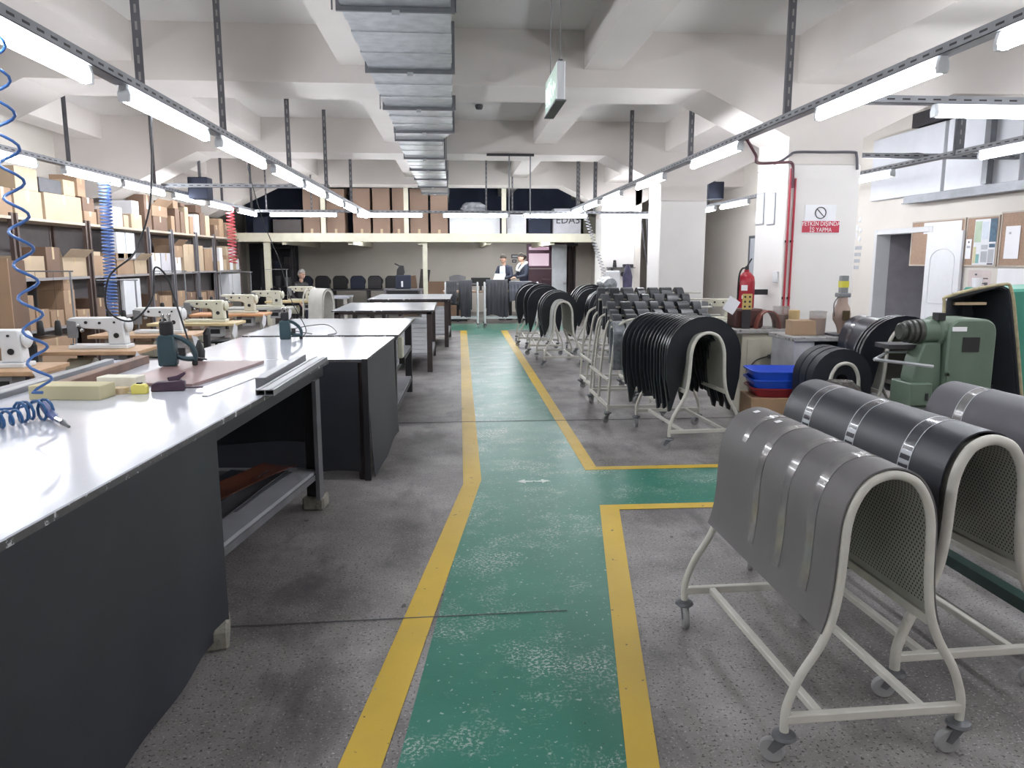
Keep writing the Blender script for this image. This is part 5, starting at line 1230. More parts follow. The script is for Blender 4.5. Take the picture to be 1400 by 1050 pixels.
# upper white panels with grey steel purlins
for i, (y0, y1) in enumerate(((3.0, 5.0), (5.0, 7.0), (7.0, 8.9), (8.95, 10.4), (10.45, 12.3))):
    t = thing('wall_panel', '%s white panel of the raised wall lining, counted from the far end' % ORD[4-i], 'panel', (XR-.02, y0, 2.55), 0, 'white wall lining panels'); B(-.1, .015, .0, y1-y0-.03, .0, .95).build('panel', mat('white_panel', (206, 208, 214), .5, var=.02), t, bevel=.005)
t = thing('steel_purlin', 'long grey steel beam along the foot of the white wall lining', 'beam', (XR-.16, 3.0, 2.44)); B(-.03, .04, 0, 8.2, 0, .10).build('web', M_galvd, t); B(-.06, .1, 0, 8.2, -.012, 0).build('flange', M_galvd, t)
t = thing('steel_post', 'dark grey steel post in front of the white wall lining', 'post', (XR-.2, 9.4, 2.45)); B(-.04, .04, -.05, .05, .1, 1.4).build('post', M_galvd, t)
t = thing('vent_strip', 'dark louvre strip at the top of the wall lining', 'vent', (XR-.13, 9.0, 3.52)); B(-.02, .1, 0, 2.2, 0, .2).build('vent_frame', M_dark, t)

# ---------------------------------------------------------------- behind the columns on the right
struct(B(4.3, 4.45, 18.2, 24, 0, ZC).build('wall_partition', M_wall), 'white partition wall behind the far column')
M_dk = mat('dark_doorframe', (92, 94, 100), .5)
t = thing('door_2', 'grey framed door in the far right wall', 'door', (XR-.02, 16.6, 0)); t['kind'] = 'structure'
B(-.02, .015, 0, .9, 0, 2.1).build('door_leaf', mat('pale_grey_door', (176, 180, 186), .5), t)
for (a, b, c, e) in ((-.06, 0, 0, 2.16), (.9, .96, 0, 2.16), (0, .9, 2.1, 2.16)): B(-.035, .018, a, b, c, e).build('door_jamb', M_dk, t)
# white sewing machine in front of the tool shelf, on its table (box section), and one near the column
make_station('machine table behind the rack carts, under the tool shelf', (3.05, 13.2-1.6, 0), M_grtop, M_mach); make_machine('large white sewing machine behind the rack carts, under the tool shelf', (3.0, 11.6, .8), 0, M_mach)
make_station('machine table left of the fire extinguisher, behind the ring cart', (3.55, 10.2, 0), M_grtop, M_machc); make_machine('cream sewing machine left of the fire extinguisher', (3.62, 10.2, .8), 0, M_machc)
t = thing('tool_shelf', 'small grey shelf with tools fixed to the far column', 'shelf', (3.95, 18.2, 1.42)); B(-.32, .32, -.28, 0, 0, .02).build('shelf_board', M_rubber, t)
for x in (-.2, .2): MB().prism([(0, 0), (-.24, 0), (0, -.24)], x-.01, x+.01, 'x').build('bracket', M_rubber, t)
lathe_thing('thread_cone', 'black thread cone standing on the tool shelf', 'thread cone', (3.80, 18.06, 1.442), [(.05, 0), (.035, .16), (.01, .17)], M_black, 12)
o = B(-.12, .12, -.06, .06, 0, .07).build('tool_box', M_dark, None, bevel=.01); o.location = (4.12, 18.05, 1.442); tag(o, 'low black tool box on the tool shelf', 'box')
o = MB().lathe([(.02, -.06), (.06, -.02), (.05, .05), (.01, .07)], 10, ax='y').build('motor_tool', M_dark, None); o.location = (4.02, 18.12, 1.27); tag(o, 'dark tool hanging under the tool shelf', 'hand tool')
o = MB().lathe([(.03, .0), (.09, .04), (.1, .3), (.07, .42), (.05, .5), (.02, .55)], 12).build('mannequin_bottle', mat('violet_cloth', (74, 70, 100), .6, var=.3, scale=9), None); o.location = (3.42, 15.0, .98); tag(o, 'dark violet wrapped bundle left of the tool shelf', 'bundle')
t = thing('side_table', 'white table carrying the violet bundle behind the distant carts', 'table', (3.3, 15.0, 0)); B(-.35, .35, -.3, .3, .94, .978).build('tabletop', M_white, t)
for x in (-.3, .3):
    for y in (-.25, .25): B(x-.02, x+.02, y-.02, y+.02, 0, .94).build('leg', M_cartp, t)
o = B(-.13, .13, -.1, .1, 0, .42).build('white_case', M_white, None, bevel=.02); o.location = (3.12, 15.0, .98); tag(o, 'white upright machine case beside the violet bundle', 'case')
# hoses and cables down the far column
wire('grey_cable', 'pair of cables hanging down in front of the far column, left one', [(4.35, 17.9, 2.7), (4.4, 17.8, 2.2), (4.5, 17.8, 1.6), (4.6, 17.7, .9)], .014, M_cab)
wire('grey_cable', 'pair of cables hanging down in front of the far column, right one', [(4.5, 17.9, 2.7), (4.52, 17.8, 2.0), (4.62, 17.8, 1.4), (4.7, 17.7, .9)], .014, M_cab)
t = thing('hose_bundle', 'coil of dark hose hanging right of the tool shelf', 'air hose', (4.85, 17.6, 1.35)); 
for k in range(3): MB().tube([(.12*math.cos(a), .02*k, .12*math.sin(a)*(1+.1*k)) for a in [2*PI*j/20 for j in range(20)]], .012, 6, closed=True).build('hose_loop', M_rubber, t)
MB().tube([(0, 0, .12), (.0, .2, .8), (.0, .3, 1.32)], .008, 5).build('hanging_cord', M_rubber, t)
for i, (px_, py_) in enumerate(((447, 131), (655, 147), (823, 66))):
    c = atz(px_, py_, ZC-.04); o = MB().lathe([(.01, -.03), (.045, -.025), (.055, 0), (.06, .02), (.05, .039)], 14).build('smoke_detector', M_rubber, None); o.location = c; tag(o, ('small detector on the ceiling left of the duct', 'small detector on the ceiling just right of the duct', 'small dark detector on the ceiling at upper right')[i], 'detector')
t = thing('hanging_frame', 'dark ceiling bar with two rods hanging right of the duct', 'frame', (.95, 12.9, 3.29)); B(-.4, .38, -.02, .02, 0, .04).build('bar', M_dark, t)
for x, z in ((-.03, -1.0), (.32, -1.02)): MB().tube([(x, 0, .0), (x, 0, z)], .012, 6).build('rod', M_galvd, t)
B(-.06, .0, -.03, .03, -1.15, -.98).build('pull_switch', M_paper, t)
# dark box speakers
for (px_, py_, Y_, lab) in ((274, 258, 13.6, 'dark box hanging under the far left ceiling beam'),):
    c = atY(px_, py_, Y_); o = B(-.16, .16, -.15, .15, -.18, .18).build('ceiling_speaker', M_navy, None, bevel=.01); o.location = c; tag(o, lab, 'speaker')
    t = thing('speaker_bracket', 'grey rod holding the dark ceiling box', 'bracket', c+Vector((0, 0, .18))); B(-.02, .02, -.02, .02, 0, ZC-c.z-.18).build('rod', M_galvd, t)
c = atY(976, 261, 15.6); o = B(-.16, .16, -.15, .15, -.17, .17).build('ceiling_speaker', M_navy, None, bevel=.01); o.location = c; tag(o, 'dark box hanging in the gap right of the middle column', 'speaker')
t = thing('speaker_bracket', 'rod holding the dark box right of the middle column', 'bracket', c+Vector((0, 0, .17))); B(-.02, .02, -.02, .02, 0, ZC-c.z-.17).build('rod', M_galvd, t)
# ---------------------------------------------------------------- mezzanine
MY = 19.2; MX1 = 3.55
M_mz = mat('mezzanine_cream_steel', (214, 210, 190), .5, var=.04)
MZT = atY(582, 319, MY).z; MZB = atY(582, 331, MY).z
struct(B(XL, MX1, MY, MY+.1, MZB, MZT).build('mezzanine_edge', M_mz, None, bevel=.008), 'cream steel front beam of the mezzanine')
struct(B(XL, MX1, MY+.1, YB, MZT-.06, MZT-.02).build('mezzanine_deck', M_mz), 'mezzanine deck')
for x in (-4.2, -2.6, -.9, .8, 2.4):
    struct(B(x, x+.12, MY+.1, YB, MZB-.06, MZT-.06).build('mezzanine_joist', M_mz), 'cream steel joist under the mezzanine')
for (px_, w) in ((366, .15), (581.5, .11), (822, .1)):
    c = atY(px_, 380, MY+.05); struct(B(c.x-w/2, c.x+w/2, MY+.101, MY+.2, 0, MZB+.0).build('mezzanine_post', M_mz), 'cream steel post under the mezzanine edge')
for px_ in (441, 555, 689):
    c = atY(px_, 280, MY); struct(B(c.x-.055, c.x+.055, MY+.0, MY+.1, MZT, ZC).build('mezzanine_post', M_mz), 'cream upright on the mezzanine edge')
# dark navy sheet closing the upper back
t = thing('dark_curtain', 'large dark navy sheet hanging behind the boxes on the mezzanine', 'curtain', (-.8, YB-.6, MZT)); 
MB().shell(lambda u, v: ((-5.3+9.8*u, .04*math.sin(u*60), (ZC-MZT-.02)*v+.01), (0, 1, 0)), 90, 2, .004).build('cloth', mat('navy_curtain', (78, 88, 112), .8, var=.08, scale=2), t, smooth=60)
bn = 0
def mbox(x0, x1, yt, Y, m, label, depth=.6, yb=319, name='carton', group='boxes on the mezzanine', txt=None, tape=True):
    a = atY(x0, 300, Y); b = atY(x1, 300, Y); z1 = atY((x0+x1)/2, yt, Y).z; z0 = MZT-.019 if yb == 319 else atY((x0+x1)/2, yb, Y).z
    t = thing(name, label, 'box', ((a.x+b.x)/2, Y, z0), 0, group); w = (b.x-a.x)/2-.012
    B(-w, w, 0, depth, 0, z1-z0).build('box_body', m, t, bevel=.006)
    if tape: B(-.03, .03, -.002, 0, 0, (z1-z0)*.12).build('tape_strip', M_tape, t, smooth=0)
    return t
for k, (x0, x1, yt) in enumerate(((414, 438, 256), (446, 472, 258), (482, 507, 257), (509, 534, 257), (536, 554, 257), (560, 586, 258), (588, 613, 264))):
    mbox(x0, x1, yt, MY+.35, M_kraft, '%s tall brown carton from the left on the mezzanine' % ORD[k])
mbox(614, 684, 292, MY+.3, M_white, 'wide white box in the middle of the mezzanine, under the crumpled film', tape=False); mbox(693, 720, 293, MY+.3, M_white, 'white box right of the mezzanine upright', tape=False)
mbox(722, 754, 298, MY+.4, M_navy, 'black film wrapped box between two white ones on the mezzanine', tape=False)
t = mbox(756, 795, 300, MY+.3, mat('grey_white_box', (196, 196, 202), .6), 'white box with handwritten marks at the right of the mezzanine', tape=False); text('handwriting', 'EDA5', .26, M_ink, (0.02, -.003, .36), (PI/2, 0, 0), t)
mbox(757, 790, 285, MY+.35, mat('grey_white_box', (196, 196, 202)), 'flat white box stacked at the right of the mezzanine', yb=299.5, tape=False)
mbox(372, 412, 300, MY+.4, mat('grey_brown_bundle', (96, 90, 90), .7), 'low grey brown bundle at the left of the mezzanine', tape=False)
mbox(345, 366, 296, MY+.4, M_navy, 'dark bag at the far left of the mezzanine', tape=False); mbox(797, 824, 296, MY+.5, mat('olive_grey_board', (120, 118, 106), .7), 'olive grey panel at the right end of the mezzanine', tape=False)
c = atY(648, 292, MY+.5); n = 14; vs = []; fs = []
for i in range(8):
    v = i/7; z = .28*v; rr_ = math.sin(PI*min(max(v, .1), .93))**.5
    for k in range(n):
        a = 2*PI*k/n; q = 1+rnd.uniform(-.25, .25); vs.append((.33*rr_*q*math.cos(a), .2*rr_*q*math.sin(a), z))
for i in range(7):
    for k in range(n): fs.append((i*n+k, i*n+(k+1) % n, (i+1)*n+(k+1) % n, (i+1)*n+k))
fs += [tuple(range(n-1, -1, -1)), tuple(7*n+k for k in range(n))]
o = MB().add(vs, fs).build('crumpled_film', mat('white_film', (186, 188, 194), .35, var=.2, bump=.8, bscale=12), None, smooth=15); o.location = (c.x, MY+.6, c.z); tag(o, 'crumpled white plastic film on top of the wide white box', 'plastic film')

# ---------------------------------------------------------------- below the mezzanine
M_win = emis('window_daylight', (226, 184, 210), .42)
M_wf = mat('mauve_window_frame', (132, 100, 118), .4)
win = thing('window_1', 'mauve framed window at the back glowing pink', 'window', (WX0, YB+.02, WZ0)); win['kind'] = 'structure'
w, h = WX1-WX0, WZ1-WZ0
B(0, w, .1, .12, 0, h).build('window_glass', M_win, win)
for (a, b, c_, e) in ((0, .08, 0, h), (w-.08, w, 0, h), (.08, w-.08, 0, .08), (.08, w-.08, h-.08, h), (.08, w-.08, h*.62, h*.76)): B(a, b, .02, .1, c_, e).build('window_frame', M_wf, win)
struct(B(2.05, 3.75, YB-.06, YB-.001, 0, 1.33).build('wall_back_dado', mat('mauve_brown_wall', (112, 88, 98), .7), None, smooth=0), 'mauve brown wall field under the back window')
struct(B(3.07, 3.75, YB-.06, YB-.001, 1.33, 2.2).build('wall_back_mauve', mat('mauve_brown_wall', (112, 88, 98)), None, smooth=0), 'mauve brown wall field beside the back window')
a = atY(755, 335, 20.6); b = atY(775, 335, 20.6)
d = thing('door_3', 'pale grey door leaf standing open under the mezzanine', 'door', (a.x, 20.6, 0)); d['kind'] = 'structure'
B(0, b.x-a.x, 0, .04, .01, 2.02).build('door_leaf', mat('pale_grey_door', (176, 180, 186)), d); B(b.x-a.x-.1, b.x-a.x-.04, -.05, 0, .98, 1.04).build('door_handle', M_chrome, d)
a = atY(776, 335, 20.7); b = atY(788, 335, 20.7); t = thing('dark_curtain', 'narrow dark strip curtain beside the pale door', 'curtain', (a.x, 20.75, .3)); MB().shell(lambda u, v: (((b.x-a.x)*u, .03*math.sin(u*20), 1.68*v), (0, 1, 0)), 24, 1, .01).build('cloth', M_leg, t); B(-.05, b.x-a.x+.05, -.02, .03, 1.68, 1.76).build('curtain_rail', M_dark, t); B(-.02, .0, 0, .02, -.3, 1.7).build('curtain_post', M_dark, t)
for i, (x0, x1, y0, y1, lab) in enumerate(((699, 710, 348, 353, 'upper small framed picture on the back wall'), (700, 706, 355, 359, 'lower small framed picture on the back wall'))):
    a = atY(x0, y0, YB-.01); b = atY(x1, y1, YB-.01); t = thing('picture', lab, 'picture', (a.x, YB-.001, b.z), 0, 'pictures on the back wall'); B(0, b.x-a.x, -.03, 0, 0, a.z-b.z).build('frame', M_rubber, t); B(.03, b.x-a.x-.03, -.034, -.03, .03, a.z-b.z-.03).build('print', M_white, t)
# back carts with broad black sheets, seen from the side
def back_cart(label, x0, x1, y, sh):
    t = thing('sheet_cart', label, 'cart', (x0, y, 0), 0, 'sheet carts at the end of the walkway'); W = x1-x0
    for x in (0, W):
        MB().tube(catmull([(x, -.24, .1), (x, -.2, .4), (x, -.13, .9), (x, -.07, 1.04), (x, 0, 1.07), (x, .07, 1.04), (x, .13, .9), (x, .2, .4), (x, .24, .1)], 4), .022, 8).build('end_arch', mat('white_cart_paint', (206, 208, 210), .4), t, smooth=80)
        B(x-.014, x+.014, -.24, .24, .2, .23).build('cross_bar', M_cartp, t)
    for y_ in (-.2, .2): B(0, W, y_-.015, y_+.015, .22, .26).build('side_rail', mat('white_cart_paint', (206, 208, 210)), t)
    B(0, W, -.02, .02, 1.02, 1.06).build('top_rail', M_lead, t)
    for (x, y_) in ((0, -.24), (W, -.24), (0, .24), (W, .24)): caster(t, x, y_, rnd.uniform(0, 6))
    return t
def fold_sheet(label, x0, x1, y, z, tail, m, fl=.0, wav=.008):
    pts = catmull([(0, -.2, z-tail), (0, -.17, z-tail*.5), (0, -.12, z-.14), (0, -.07, z-.02), (0, 0, z+.035), (0, .07, z-.02), (0, .12, z-.14), (0, .19, z-tail*.8)], 4)
    def fn(u, v):
        f = u*(len(pts)-1); i = min(int(f), len(pts)-2); s = f-i; p = pts[i].lerp(pts[i+1], s); d_ = (pts[i+1]-pts[i]).normalized()
        q = wav*math.sin(v*40)*(1 if u < .4 else .3); e = max(0, .4-u)*fl
        return (x0+(x1-x0)*v+e*(2*v-1), p.y+y+q, p.z+(.04*math.sin(v*6) if u < .05 else 0)), (0, -d_.z, d_.y)
    o = MB().shell(fn, 24, 24, -.012).build('rubber_sheet', m, None, smooth=60); return tag(o, label, 'rubber sheet', 'black sheets on the back carts')
YC = 18.45
back_cart('sheet cart at the end of the walkway, left of the middle', -.22, .55, YC, 0); back_cart('sheet cart at the end of the walkway, right of the middle', .72, 2.0, YC, 0)
fold_sheet('left black rubber sheet folded over the left back cart', -.2, .05, YC, 1.07, .45, M_bsheet); fold_sheet('long black rubber sheet narrowing to the floor on the left back cart', .1, .42, YC, 1.09, .85, M_bsheet, fl=-.1)
fold_sheet('broad black rubber sheet with a ruffled top on the right back cart', .76, 1.28, YC, 1.1, .82, M_bsheet, wav=.014); fold_sheet('shorter grey black sheet on the right back cart', 1.31, 1.85, YC, 1.06, .45, mat('slate_rubber', (66, 70, 80), .4))
# desks, monitors and office things behind them
t = thing('office_desk', 'desk under the mezzanine where two people look at a paper', 'desk', (.9, 20.0, 0)); B(-1.2, 1.1, -.35, .35, .78, .82).build('tabletop', M_kraft, t)
for x in (-1.1, 1.0): B(x-.03, x+.03, -.3, .3, 0, .78).build('leg', M_dark, t)
def monitor(label, x, w, h, z=.82, m=M_dark):
    t = thing('monitor', label, 'monitor', (x, 20.0, z), 0, 'screens on the desk'); B(-w/2, w/2, -.02, .03, .12, .12+h).build('screen_case', m, t, bevel=.01); B(-w/2+.02, w/2-.02, -.022, -.02, .14, .1+h).build('screen', M_black, t); B(-.03, .03, 0, .03, 0, .13).build('stand', m, t); B(-.12, .12, -.08, .1, 0, .015).build('base', m, t)
monitor('dark monitor on the desk, left of the two people', .68, .5, .22)
t = thing('office_chair', 'grey office chair behind the left back cart', 'chair', (.08, 20.6, 0)); MB().shell(lambda u, v: ((-.22+.44*u, .03*math.cos(u*6), .62+.6*v-.05*(2*u-1)**2), (0, 1, 0)), 8, 4, .05).build('backrest', M_rubber, t); B(-.22, .22, -.45, .0, .44, .5).build('seat', M_rubber, t, bevel=.02); MB().lathe([(.03, .05), (.03, .45)], 8, (0, -.2, 0)).build('column', M_dark, t); B(-.25, .25, -.22, -.18, .0, .05).build('foot', M_dark, t); B(-.02, .02, -.45, .05, .0, .05).build('foot', M_dark, t); B(-.02, .02, -.01, .03, .45, .7).build('back_support', M_dark, t)
t = thing('office_chair', 'dark red office chair near the back window', 'chair', (2.72, 21.2, 0)); B(-.3, .3, 0, .08, .5, 1.1).build('backrest', mat('maroon_fabric', (62, 40, 48), .7), t, bevel=.03); B(-.28, .28, -.45, 0, .4, .5).build('seat', mat('maroon_fabric', (62, 40, 48)), t, bevel=.03); B(-.25, .25, -.4, -.3, 0, .4).build('leg', M_dark, t); B(-.25, .25, -.05, .05, 0, .4).build('leg', M_dark, t)
o = B(-.6, .6, -.02, .02, 0, 1.0).build('partition_board', M_carton3, None); o.location = (-.2, 22.2, .0); tag(o, 'low brown partition board behind the left desk', 'board')
for k, (x, a_) in enumerate(((-1.0, .12), (-1.25, -.1))):
    o = B(-.14-.1*k, .14+.1*k, 0, .03, 0, 1.35-.2*k).build('leaning_board', (M_leg, M_carton3)[k], None); o.location = (x, 22.6, 0); o.rotation_euler = (.0, a_, 0); tag(o, ('narrow dark board leaning on the back wall', 'brown board leaning on the back wall')[k], 'board')
# left part: long bench of dark machines
t = thing('long_bench', 'long dark bench along the back wall under the mezzanine', 'workbench', (-3.0, 22.6, 0)); B(-1.6, 1.5, -.35, .35, .74, .78).build('tabletop', M_dark, t)
for x in (-1.5, -.5, .5, 1.4): B(x-.03, x+.03, -.3, .3, 0, .74).build('leg', M_dark, t)
for k in range(6):
    x = -4.3+k*.5
    t = thing('covered_machine', '%s dark covered machine from the left on the long back bench' % ORD[k], 'sewing machine', (x, 22.55, .78), 0, 'dark machines on the back bench')
    MB().prism([(-.2, 0), (.2, 0), (.2, .3), (.12, .38), (-.14, .38), (-.2, .3)], -.12, .12, 'y').build('cover', (M_navy, M_dark, M_black)[k % 3], t, bevel=.02); MB().lathe([(.03, -.02), (.07, -.01), (.07, .01), (.03, .02)], 12, (.215, 0, .22), ax='x').build('handwheel', M_dark, t)
t = thing('heavy_press', 'dark upright press on a table in front of the grey back wall', 'machine', (-1.35, 20.5, .86)); B(-.2, .2, -.15, .15, 0, .36).build('body', M_navy, t, bevel=.02); MB().prism([(-.18, .3), (-.02, .3), (.04, .42), (.02, .6), (-.08, .62), (-.16, .5)], -.08, .08, 'y').build('head', M_dark, t, bevel=.01); MB().tube([(-.1, 0, .6), (-.22, 0, .66)], .02, 6).build('lever', M_dark, t); B(-.05, .0, -.152, -.15, .05, .2).build('label_plate', M_paper, t)
t = thing('press_table', 'grey table under the dark upright press', 'table', (-1.35, 20.5, 0)); B(-.5, .5, -.3, .3, .82, .858).build('tabletop', M_rack, t); B(-.4, .4, -.28, -.26, .45, .82).build('front_panel', M_black, t)
for x in (-.46, .46): B(x-.025, x+.025, -.28, .28, 0, .82).build('leg', M_rack, t)
# dark rack at the left under the mezzanine
t = thing('shelving_unit', 'dark rack with odds and ends under the left of the mezzanine', 'shelving', (-5.12, 21.2, 0))
for x in (0, .78): B(x-.025, x+.025, -.2, -.15, 0, 1.98).build('upright', M_dark, t); B(x-.025, x+.025, .15, .2, 0, 1.98).build('upright', M_dark, t)
for z in (.3, .9, 1.4, 1.95): B(0, .78, -.2, .2, z-.03, z).build('shelf_board', M_dark, t)
for k in range(6):
    x = -4.98+.24*(k//2); zz = (.9, 1.4)[k % 2]; o = B(-.07, .07, -.1, .1, 0, .2+.05*(k % 3)).build('dark_box', (M_navy, M_rubber, M_dark)[k % 3], None, bevel=.01); o.location = (x, 21.2, zz); tag(o, '%s small box from the left on the dark rack' % ORD[k], 'box', 'boxes on the dark rack')
struct(B(-6.2, -4.75, YB-.04, YB-.001, 0, 2.1).build('wall_back_dark', mat('dark_wall_field', (66, 66, 74), .8)), 'dark toned field on the back wall')  # thin flat slab in one dark tone, set against the back wall
# small white table and the white strip arch
for i, (x, y) in enumerate(((1.65, 19.8), (.0, 20.1), (1.65, 20.9), (-2.0, 20.6))):
    light(x, y, MZT-.06, False, '%s tube light fixed under the mezzanine deck' % ORD[i], 'tube lights under the mezzanine')
t = thing('cutting_table', 'small white table at the back left of the cutting tables', 'table', (-2.45, 15.6, 0)); B(-.36, .36, -.45, .45, .86, .89).build('tabletop', M_table, t)
for x in (-.31, .31):
    for y in (-.40, .40): B(x-.03, x+.03, y-.03, y+.03, 0, .86).build('leg', M_cartp, t)
make_cart('arched cart left of the fourth cutting table, carrying a white strip', (-2.1, 12.9, 0), .75, .6, sx=.7, sz=1.16, tunnel=False)
drape((-2.1, 12.9, 0), .75, 'wide white strip curved over the cart left of the cutting tables', -.01, .4, mat('white_strip', (206, 206, 200), .5), .55, sx=.72, sz=1.17, off=.02)
o = B(-.4, .4, -.02, .02, 0, .55).build('dark_board', M_rackb, None); o.location = (-2.0, 13.9, .35) ; o.location = (-1.98, 13.9, 0); tag(o, 'brown board standing behind the white strip cart', 'board')

# ---------------------------------------------------------------- people
M_skin = mat('skin', (206, 166, 146), .5, var=.04); M_hair = mat('dark_hair', (46, 38, 36), .6, var=.1); M_hairg = mat('grey_hair', (176, 172, 168), .7)
def skin(name, V, E, R, m, parent, root=0, sub=2, label=None):
    me = bpy.data.meshes.new(name); me.from_pydata(V, E, []); o = bpy.data.objects.new(name, me); COL.objects.link(o)
    md = o.modifiers.new('skin', 'SKIN'); md.use_smooth_shade = True
    for i, r in enumerate(R):
        sv = me.skin_vertices[0].data[i]; sv.radius = (r, r) if not isinstance(r, tuple) else r
        sv.use_root = (i == root)
    s = o.modifiers.new('sub', 'SUBSURF'); s.levels = sub; s.render_levels = sub
    dg = bpy.context.evaluated_depsgraph_get(); m2 = bpy.data.meshes.new_from_object(o.evaluated_get(dg)); bpy.data.objects.remove(o)
    o = bpy.data.objects.new(name, m2); COL.objects.link(o); m2.materials.clear(); m2.materials.append(m); m2.shade_smooth(); o.parent = parent
    if label: o['label'] = label
    return o
def head(t, c, yaw, pitch, hairm, hair='short', glasses=False):
    """sculpted ellipsoid head facing local -y before yaw"""
    M = Matrix.Translation(c) @ Euler((pitch, 0, yaw)).to_matrix().to_4x4()
    vs = []; fs = []; nu, nv = 20, 14
    def shape(a, b, k=1.0):
        x = .075*math.cos(b)*math.sin(a); y = -.095*math.cos(b)*math.cos(a); z = .12*math.sin(b)
        if z < -.02: x *= 1-.35*(-z-.02)/.1; y *= .92
        f = max(0, math.cos(a))*max(0, math.cos(b*1.2))
        if abs(a) < .3 and -.45 < b < .12: y -= .022*(1-abs(a)/.3)*(1-(b+.45)/.57)       # nose
        if .05 < abs(a) < .5 and .05 < b < .28: y += .008                                  # eye sockets
        return (x*k, y*k, z*k)
    for j in range(nv+1):
        b = -PI/2+PI*j/nv
        for i in range(nu): vs.append(M @ Vector(shape(-PI+2*PI*i/nu, b)))
    fs = [(j*nu+i, j*nu+(i+1) % nu, (j+1)*nu+(i+1) % nu, (j+1)*nu+i) for j in range(nv) for i in range(nu)]
    h = MB().add(vs, fs).build('head', M_skin, t, smooth=80)
    for sx in (-1, 1):
        MB().lathe([(.004, -.01), (.02, -.006), (.024, 0), (.018, .008), (.004, .01)], 10, M=M @ Matrix.Translation((sx*.078, .005, 0)) @ Matrix.Scale(1.4, 4, (0, 0, 1)), ax='x').build('ear', M_skin, h)
        MB().lathe([(.002, -.008), (.012, -.002), (.012, .004)], 10, M=M @ Matrix.Translation((sx*.03, -.086, .015)), ax='y').build('eye', M_ink, h)
    MB().box((0, 0, 0), (.045, .01, .007)).build('mouth', mat('lips', (160, 96, 90), .5), h).matrix_local = M @ Matrix.Translation((0, -.084, -.062))
    vs = []
    for j in range(nv+1):
        b = -.15+(PI/2+.15)*j/nv
        for i in range(nu):
            a = -PI+2*PI*i/nu; front = max(0, math.cos(a)); bb = b
            if b < .38 and front > .25: bb = max(b, .38+.1*front)
            if hair == 'long' and front < .3 and j < 4: bb = b-.35
            p = shape(a, bb, 1.0); vs.append(M @ Vector((p[0]*1.16, p[1]*1.13+.006, p[2]*1.16+.004)))
    fs = [(j*nu+i, j*nu+(i+1) % nu, (j+1)*nu+(i+1) % nu, (j+1)*nu+i) for j in range(nv) for i in range(nu)]
    fs.append(tuple(range(nu-1, -1, -1)))
    MB().add(vs, fs).build('hair', hairm, t, smooth=80)
    if hair == 'long': MB().lathe([(.01, -.06), (.04, -.03), (.045, .01), (.02, .05)], 10, M=M @ Matrix.Translation((0, .1, .01))).build('hair_bun', hairm, t)
    if glasses: MB().tube([M @ Vector(p) for p in ((-.075, -.06, .015), (-.055, -.1, .015), (.055, -.1, .015), (.075, -.06, .015))], .004, 5).build('glasses', M_ink, t)
def hand(t, w, d, m=None):
    """small hand at wrist w pointing along d with five fingers"""
    w = Vector(w); d = Vector(d).normalized(); s = d.cross(Vector((0, 0, 1))).normalized(); u = s.cross(d)
    V = [w, w+d*.05, w+d*.085]; E = [(0, 1), (1, 2)]; R = [.022, .03, .026]
    for k, (o, l) in enumerate(((-.03, .06), (-.01, .072), (.01, .068), (.03, .052))):
        i = len(V); b = w+d*.085+s*o; V += [b, b+d*l*.6-u*.008, b+d*l-u*.025]; E += [(2, i), (i, i+1), (i+1, i+2)]; R += [.01, .009, .008]
    i = len(V); b = w+d*.03-s*.03; V += [b, b-s*.025+d*.035, b-s*.03+d*.06]; E += [(1, i), (i, i+1), (i+1, i+2)]; R += [.012, .01, .008]
    return skin('hand', [tuple(v) for v in V], E, R, M_skin, t, sub=1)
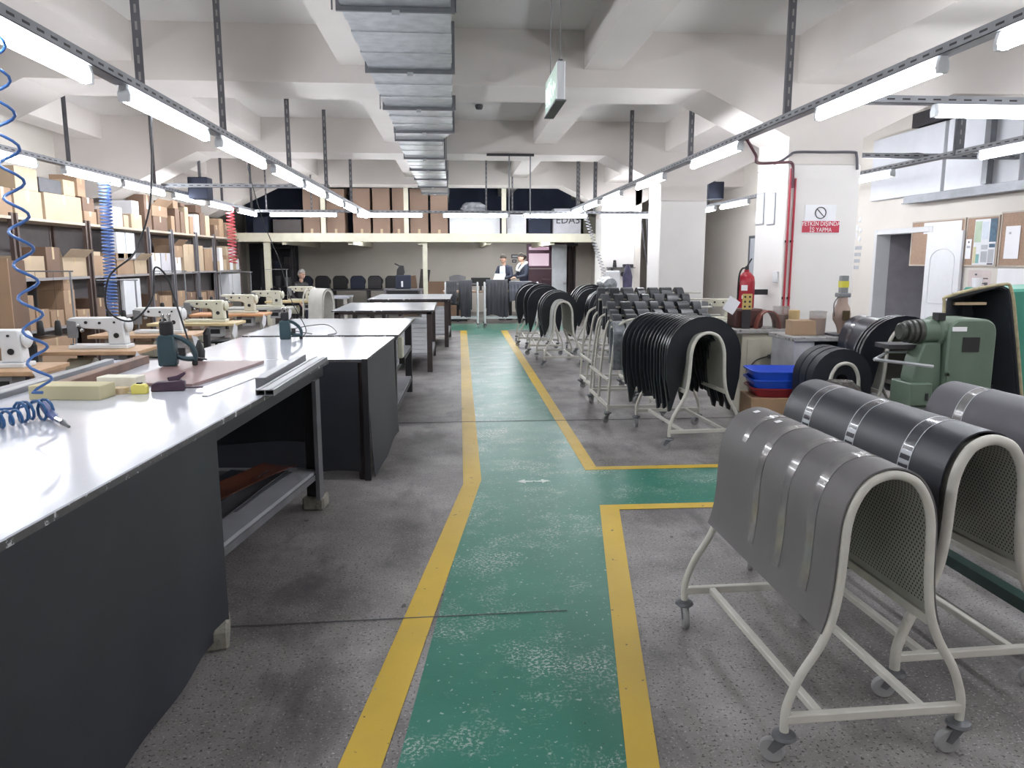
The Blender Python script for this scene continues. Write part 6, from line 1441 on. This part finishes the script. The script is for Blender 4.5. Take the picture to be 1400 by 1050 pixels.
def person(label, loc, yaw, top, legm, collar=None, shirt=None, hairm=M_hair, hair='short', hpitch=.3, hyaw=0, arms='paper', H=1.0, sit=False, lean=.12):
    t = thing('person', label, 'person', loc, yaw); t.scale = (H, H, H); dz = -.45 if sit else 0
    hip = .95+dz
    V = [(0, 0, hip), (0, -.02-lean*.4, hip+.2), (0, -.02-lean, hip+.42), (0, -.02-lean*1.1, hip+.53),
         (-.17, -lean, hip+.45), (-.24, -.06-lean, hip+.22), (-.14, -.30-lean, hip+.18),
         (.17, -lean, hip+.45), (.24, -.06-lean, hip+.22), (.14, -.30-lean, hip+.18)]
    if arms == 'down': V[5] = (-.24, -.0, hip+.18); V[6] = (-.2, -.22, hip+.02); V[8] = (.24, .0, hip+.18); V[9] = (.2, -.22, hip+.02)
    E = [(0, 1), (1, 2), (2, 3), (2, 4), (4, 5), (5, 6), (2, 7), (7, 8), (8, 9)]
    R = [(.17, .12), (.16, .115), (.17, .12), .06, .075, .055, .042, .075, .055, .042]
    skin('torso_clothing', V, E, R, top, t)
    if sit: L = [(0, 0, hip), (-.1, -.05, hip-.02), (-.12, -.42, hip), (-.12, -.42, .08), (.1, -.05, hip-.02), (.12, -.42, hip), (.12, -.42, .08)]
    else: L = [(0, 0, hip), (-.1, 0, hip-.05), (-.11, -.02, .5), (-.12, .01, .09), (.1, 0, hip-.05), (.11, -.02, .5), (.12, .01, .09)]
    skin('trousers', L, [(0, 1), (1, 2), (2, 3), (0, 4), (4, 5), (5, 6)], [(.16, .12), .095, .065, .048, .095, .065, .048], legm, t)
    fy = -.42 if sit else 0
    for x in (-.12, .12): MB().prism([(fy+.06, 0), (fy+.06, .07), (fy-.02, .09), (fy-.16, .05), (fy-.18, 0)], x-.045, x+.045, 'x').build('shoe', M_black, t, bevel=.012)
    skin('neck', [(0, -.02-lean, hip+.48), (0, -.03-lean*1.2, hip+.6)], [(0, 1)], [.052, .05], M_skin, t, sub=1)
    head(t, (0, -.045-lean*1.3, hip+.68), hyaw, hpitch, hairm, hair)
    for a, b in ((5, 6), (8, 9)):
        d_ = Vector(V[b])-Vector(V[a]); hand(t, V[b], d_)
    if shirt: MB().prism([(-.07, hip+.5), (.07, hip+.5), (.09, hip+.2), (.07, hip+.0), (-.07, hip+.0), (-.09, hip+.2)], -.155-lean, -.11-lean*.8, 'y').build('shirt_front', shirt, t, bevel=.015)
    if collar: MB().tube(catmull([(-.05, -.17-lean, hip+.34), (-.12, -.1-lean, hip+.47), (-.1, .04-lean, hip+.55), (0, .09-lean, hip+.56), (.1, .04-lean, hip+.55), (.12, -.1-lean, hip+.47), (.05, -.17-lean, hip+.34)], 4), .035, 8).build('hood', collar, t, smooth=80)
    return t
c = atY(694, 384, 20.75); tm = person('man in a dark jacket and pale shirt reading a sheet of paper', (c.x-.03, 20.8, 0), -.55, M_navy, M_dark, shirt=mat('pale_blue_shirt', (196, 204, 220), .7), hpitch=.45, hyaw=.0, lean=.1)
c2 = atY(713, 384, 20.7); person('woman in a dark top with a white hood, her dark hair tied back', (c2.x+.08, 20.65, 0), -1.15, M_navy, M_dark, collar=mat('white_hood', (210, 212, 216), .8), hair='long', hpitch=.3, hyaw=-.1, lean=.04, H=1.02)
o = MB().shell(lambda u, v: ((-.15+.3*u, .02*math.sin(u*3), -.1+.2*v), (0, -1, .2)), 6, 4, .002).build('paper_sheet', M_paper, None); pc = atY(683, 378, 20.3); o.location = pc; o.rotation_euler = (-.7, 0, -.45); tag(o, 'sheet of paper held by the man in the dark jacket', 'paper')
c3 = atY(392, 382, 19.8)
person('grey haired man seated at the back left behind the machines', (-3.95, 19.9, 0), .9, M_dark, M_navy, hairm=M_hairg, sit=True, hpitch=.15, arms='down', lean=.05, H=1.05)
t = thing('stool', 'stool under the grey haired seated man', 'stool', (-3.95, 19.95, 0)); MB().lathe([(.02, .34), (.16, .35), (.17, .38), (.02, .39)], 16).build('seat', M_dark, t)
for k in range(4):
    a_ = PI/4+k*PI/2; MB().tube([(.1*math.cos(a_), .1*math.sin(a_), .34), (.18*math.cos(a_), .18*math.sin(a_), 0)], .012, 6).build('leg', M_dark, t)
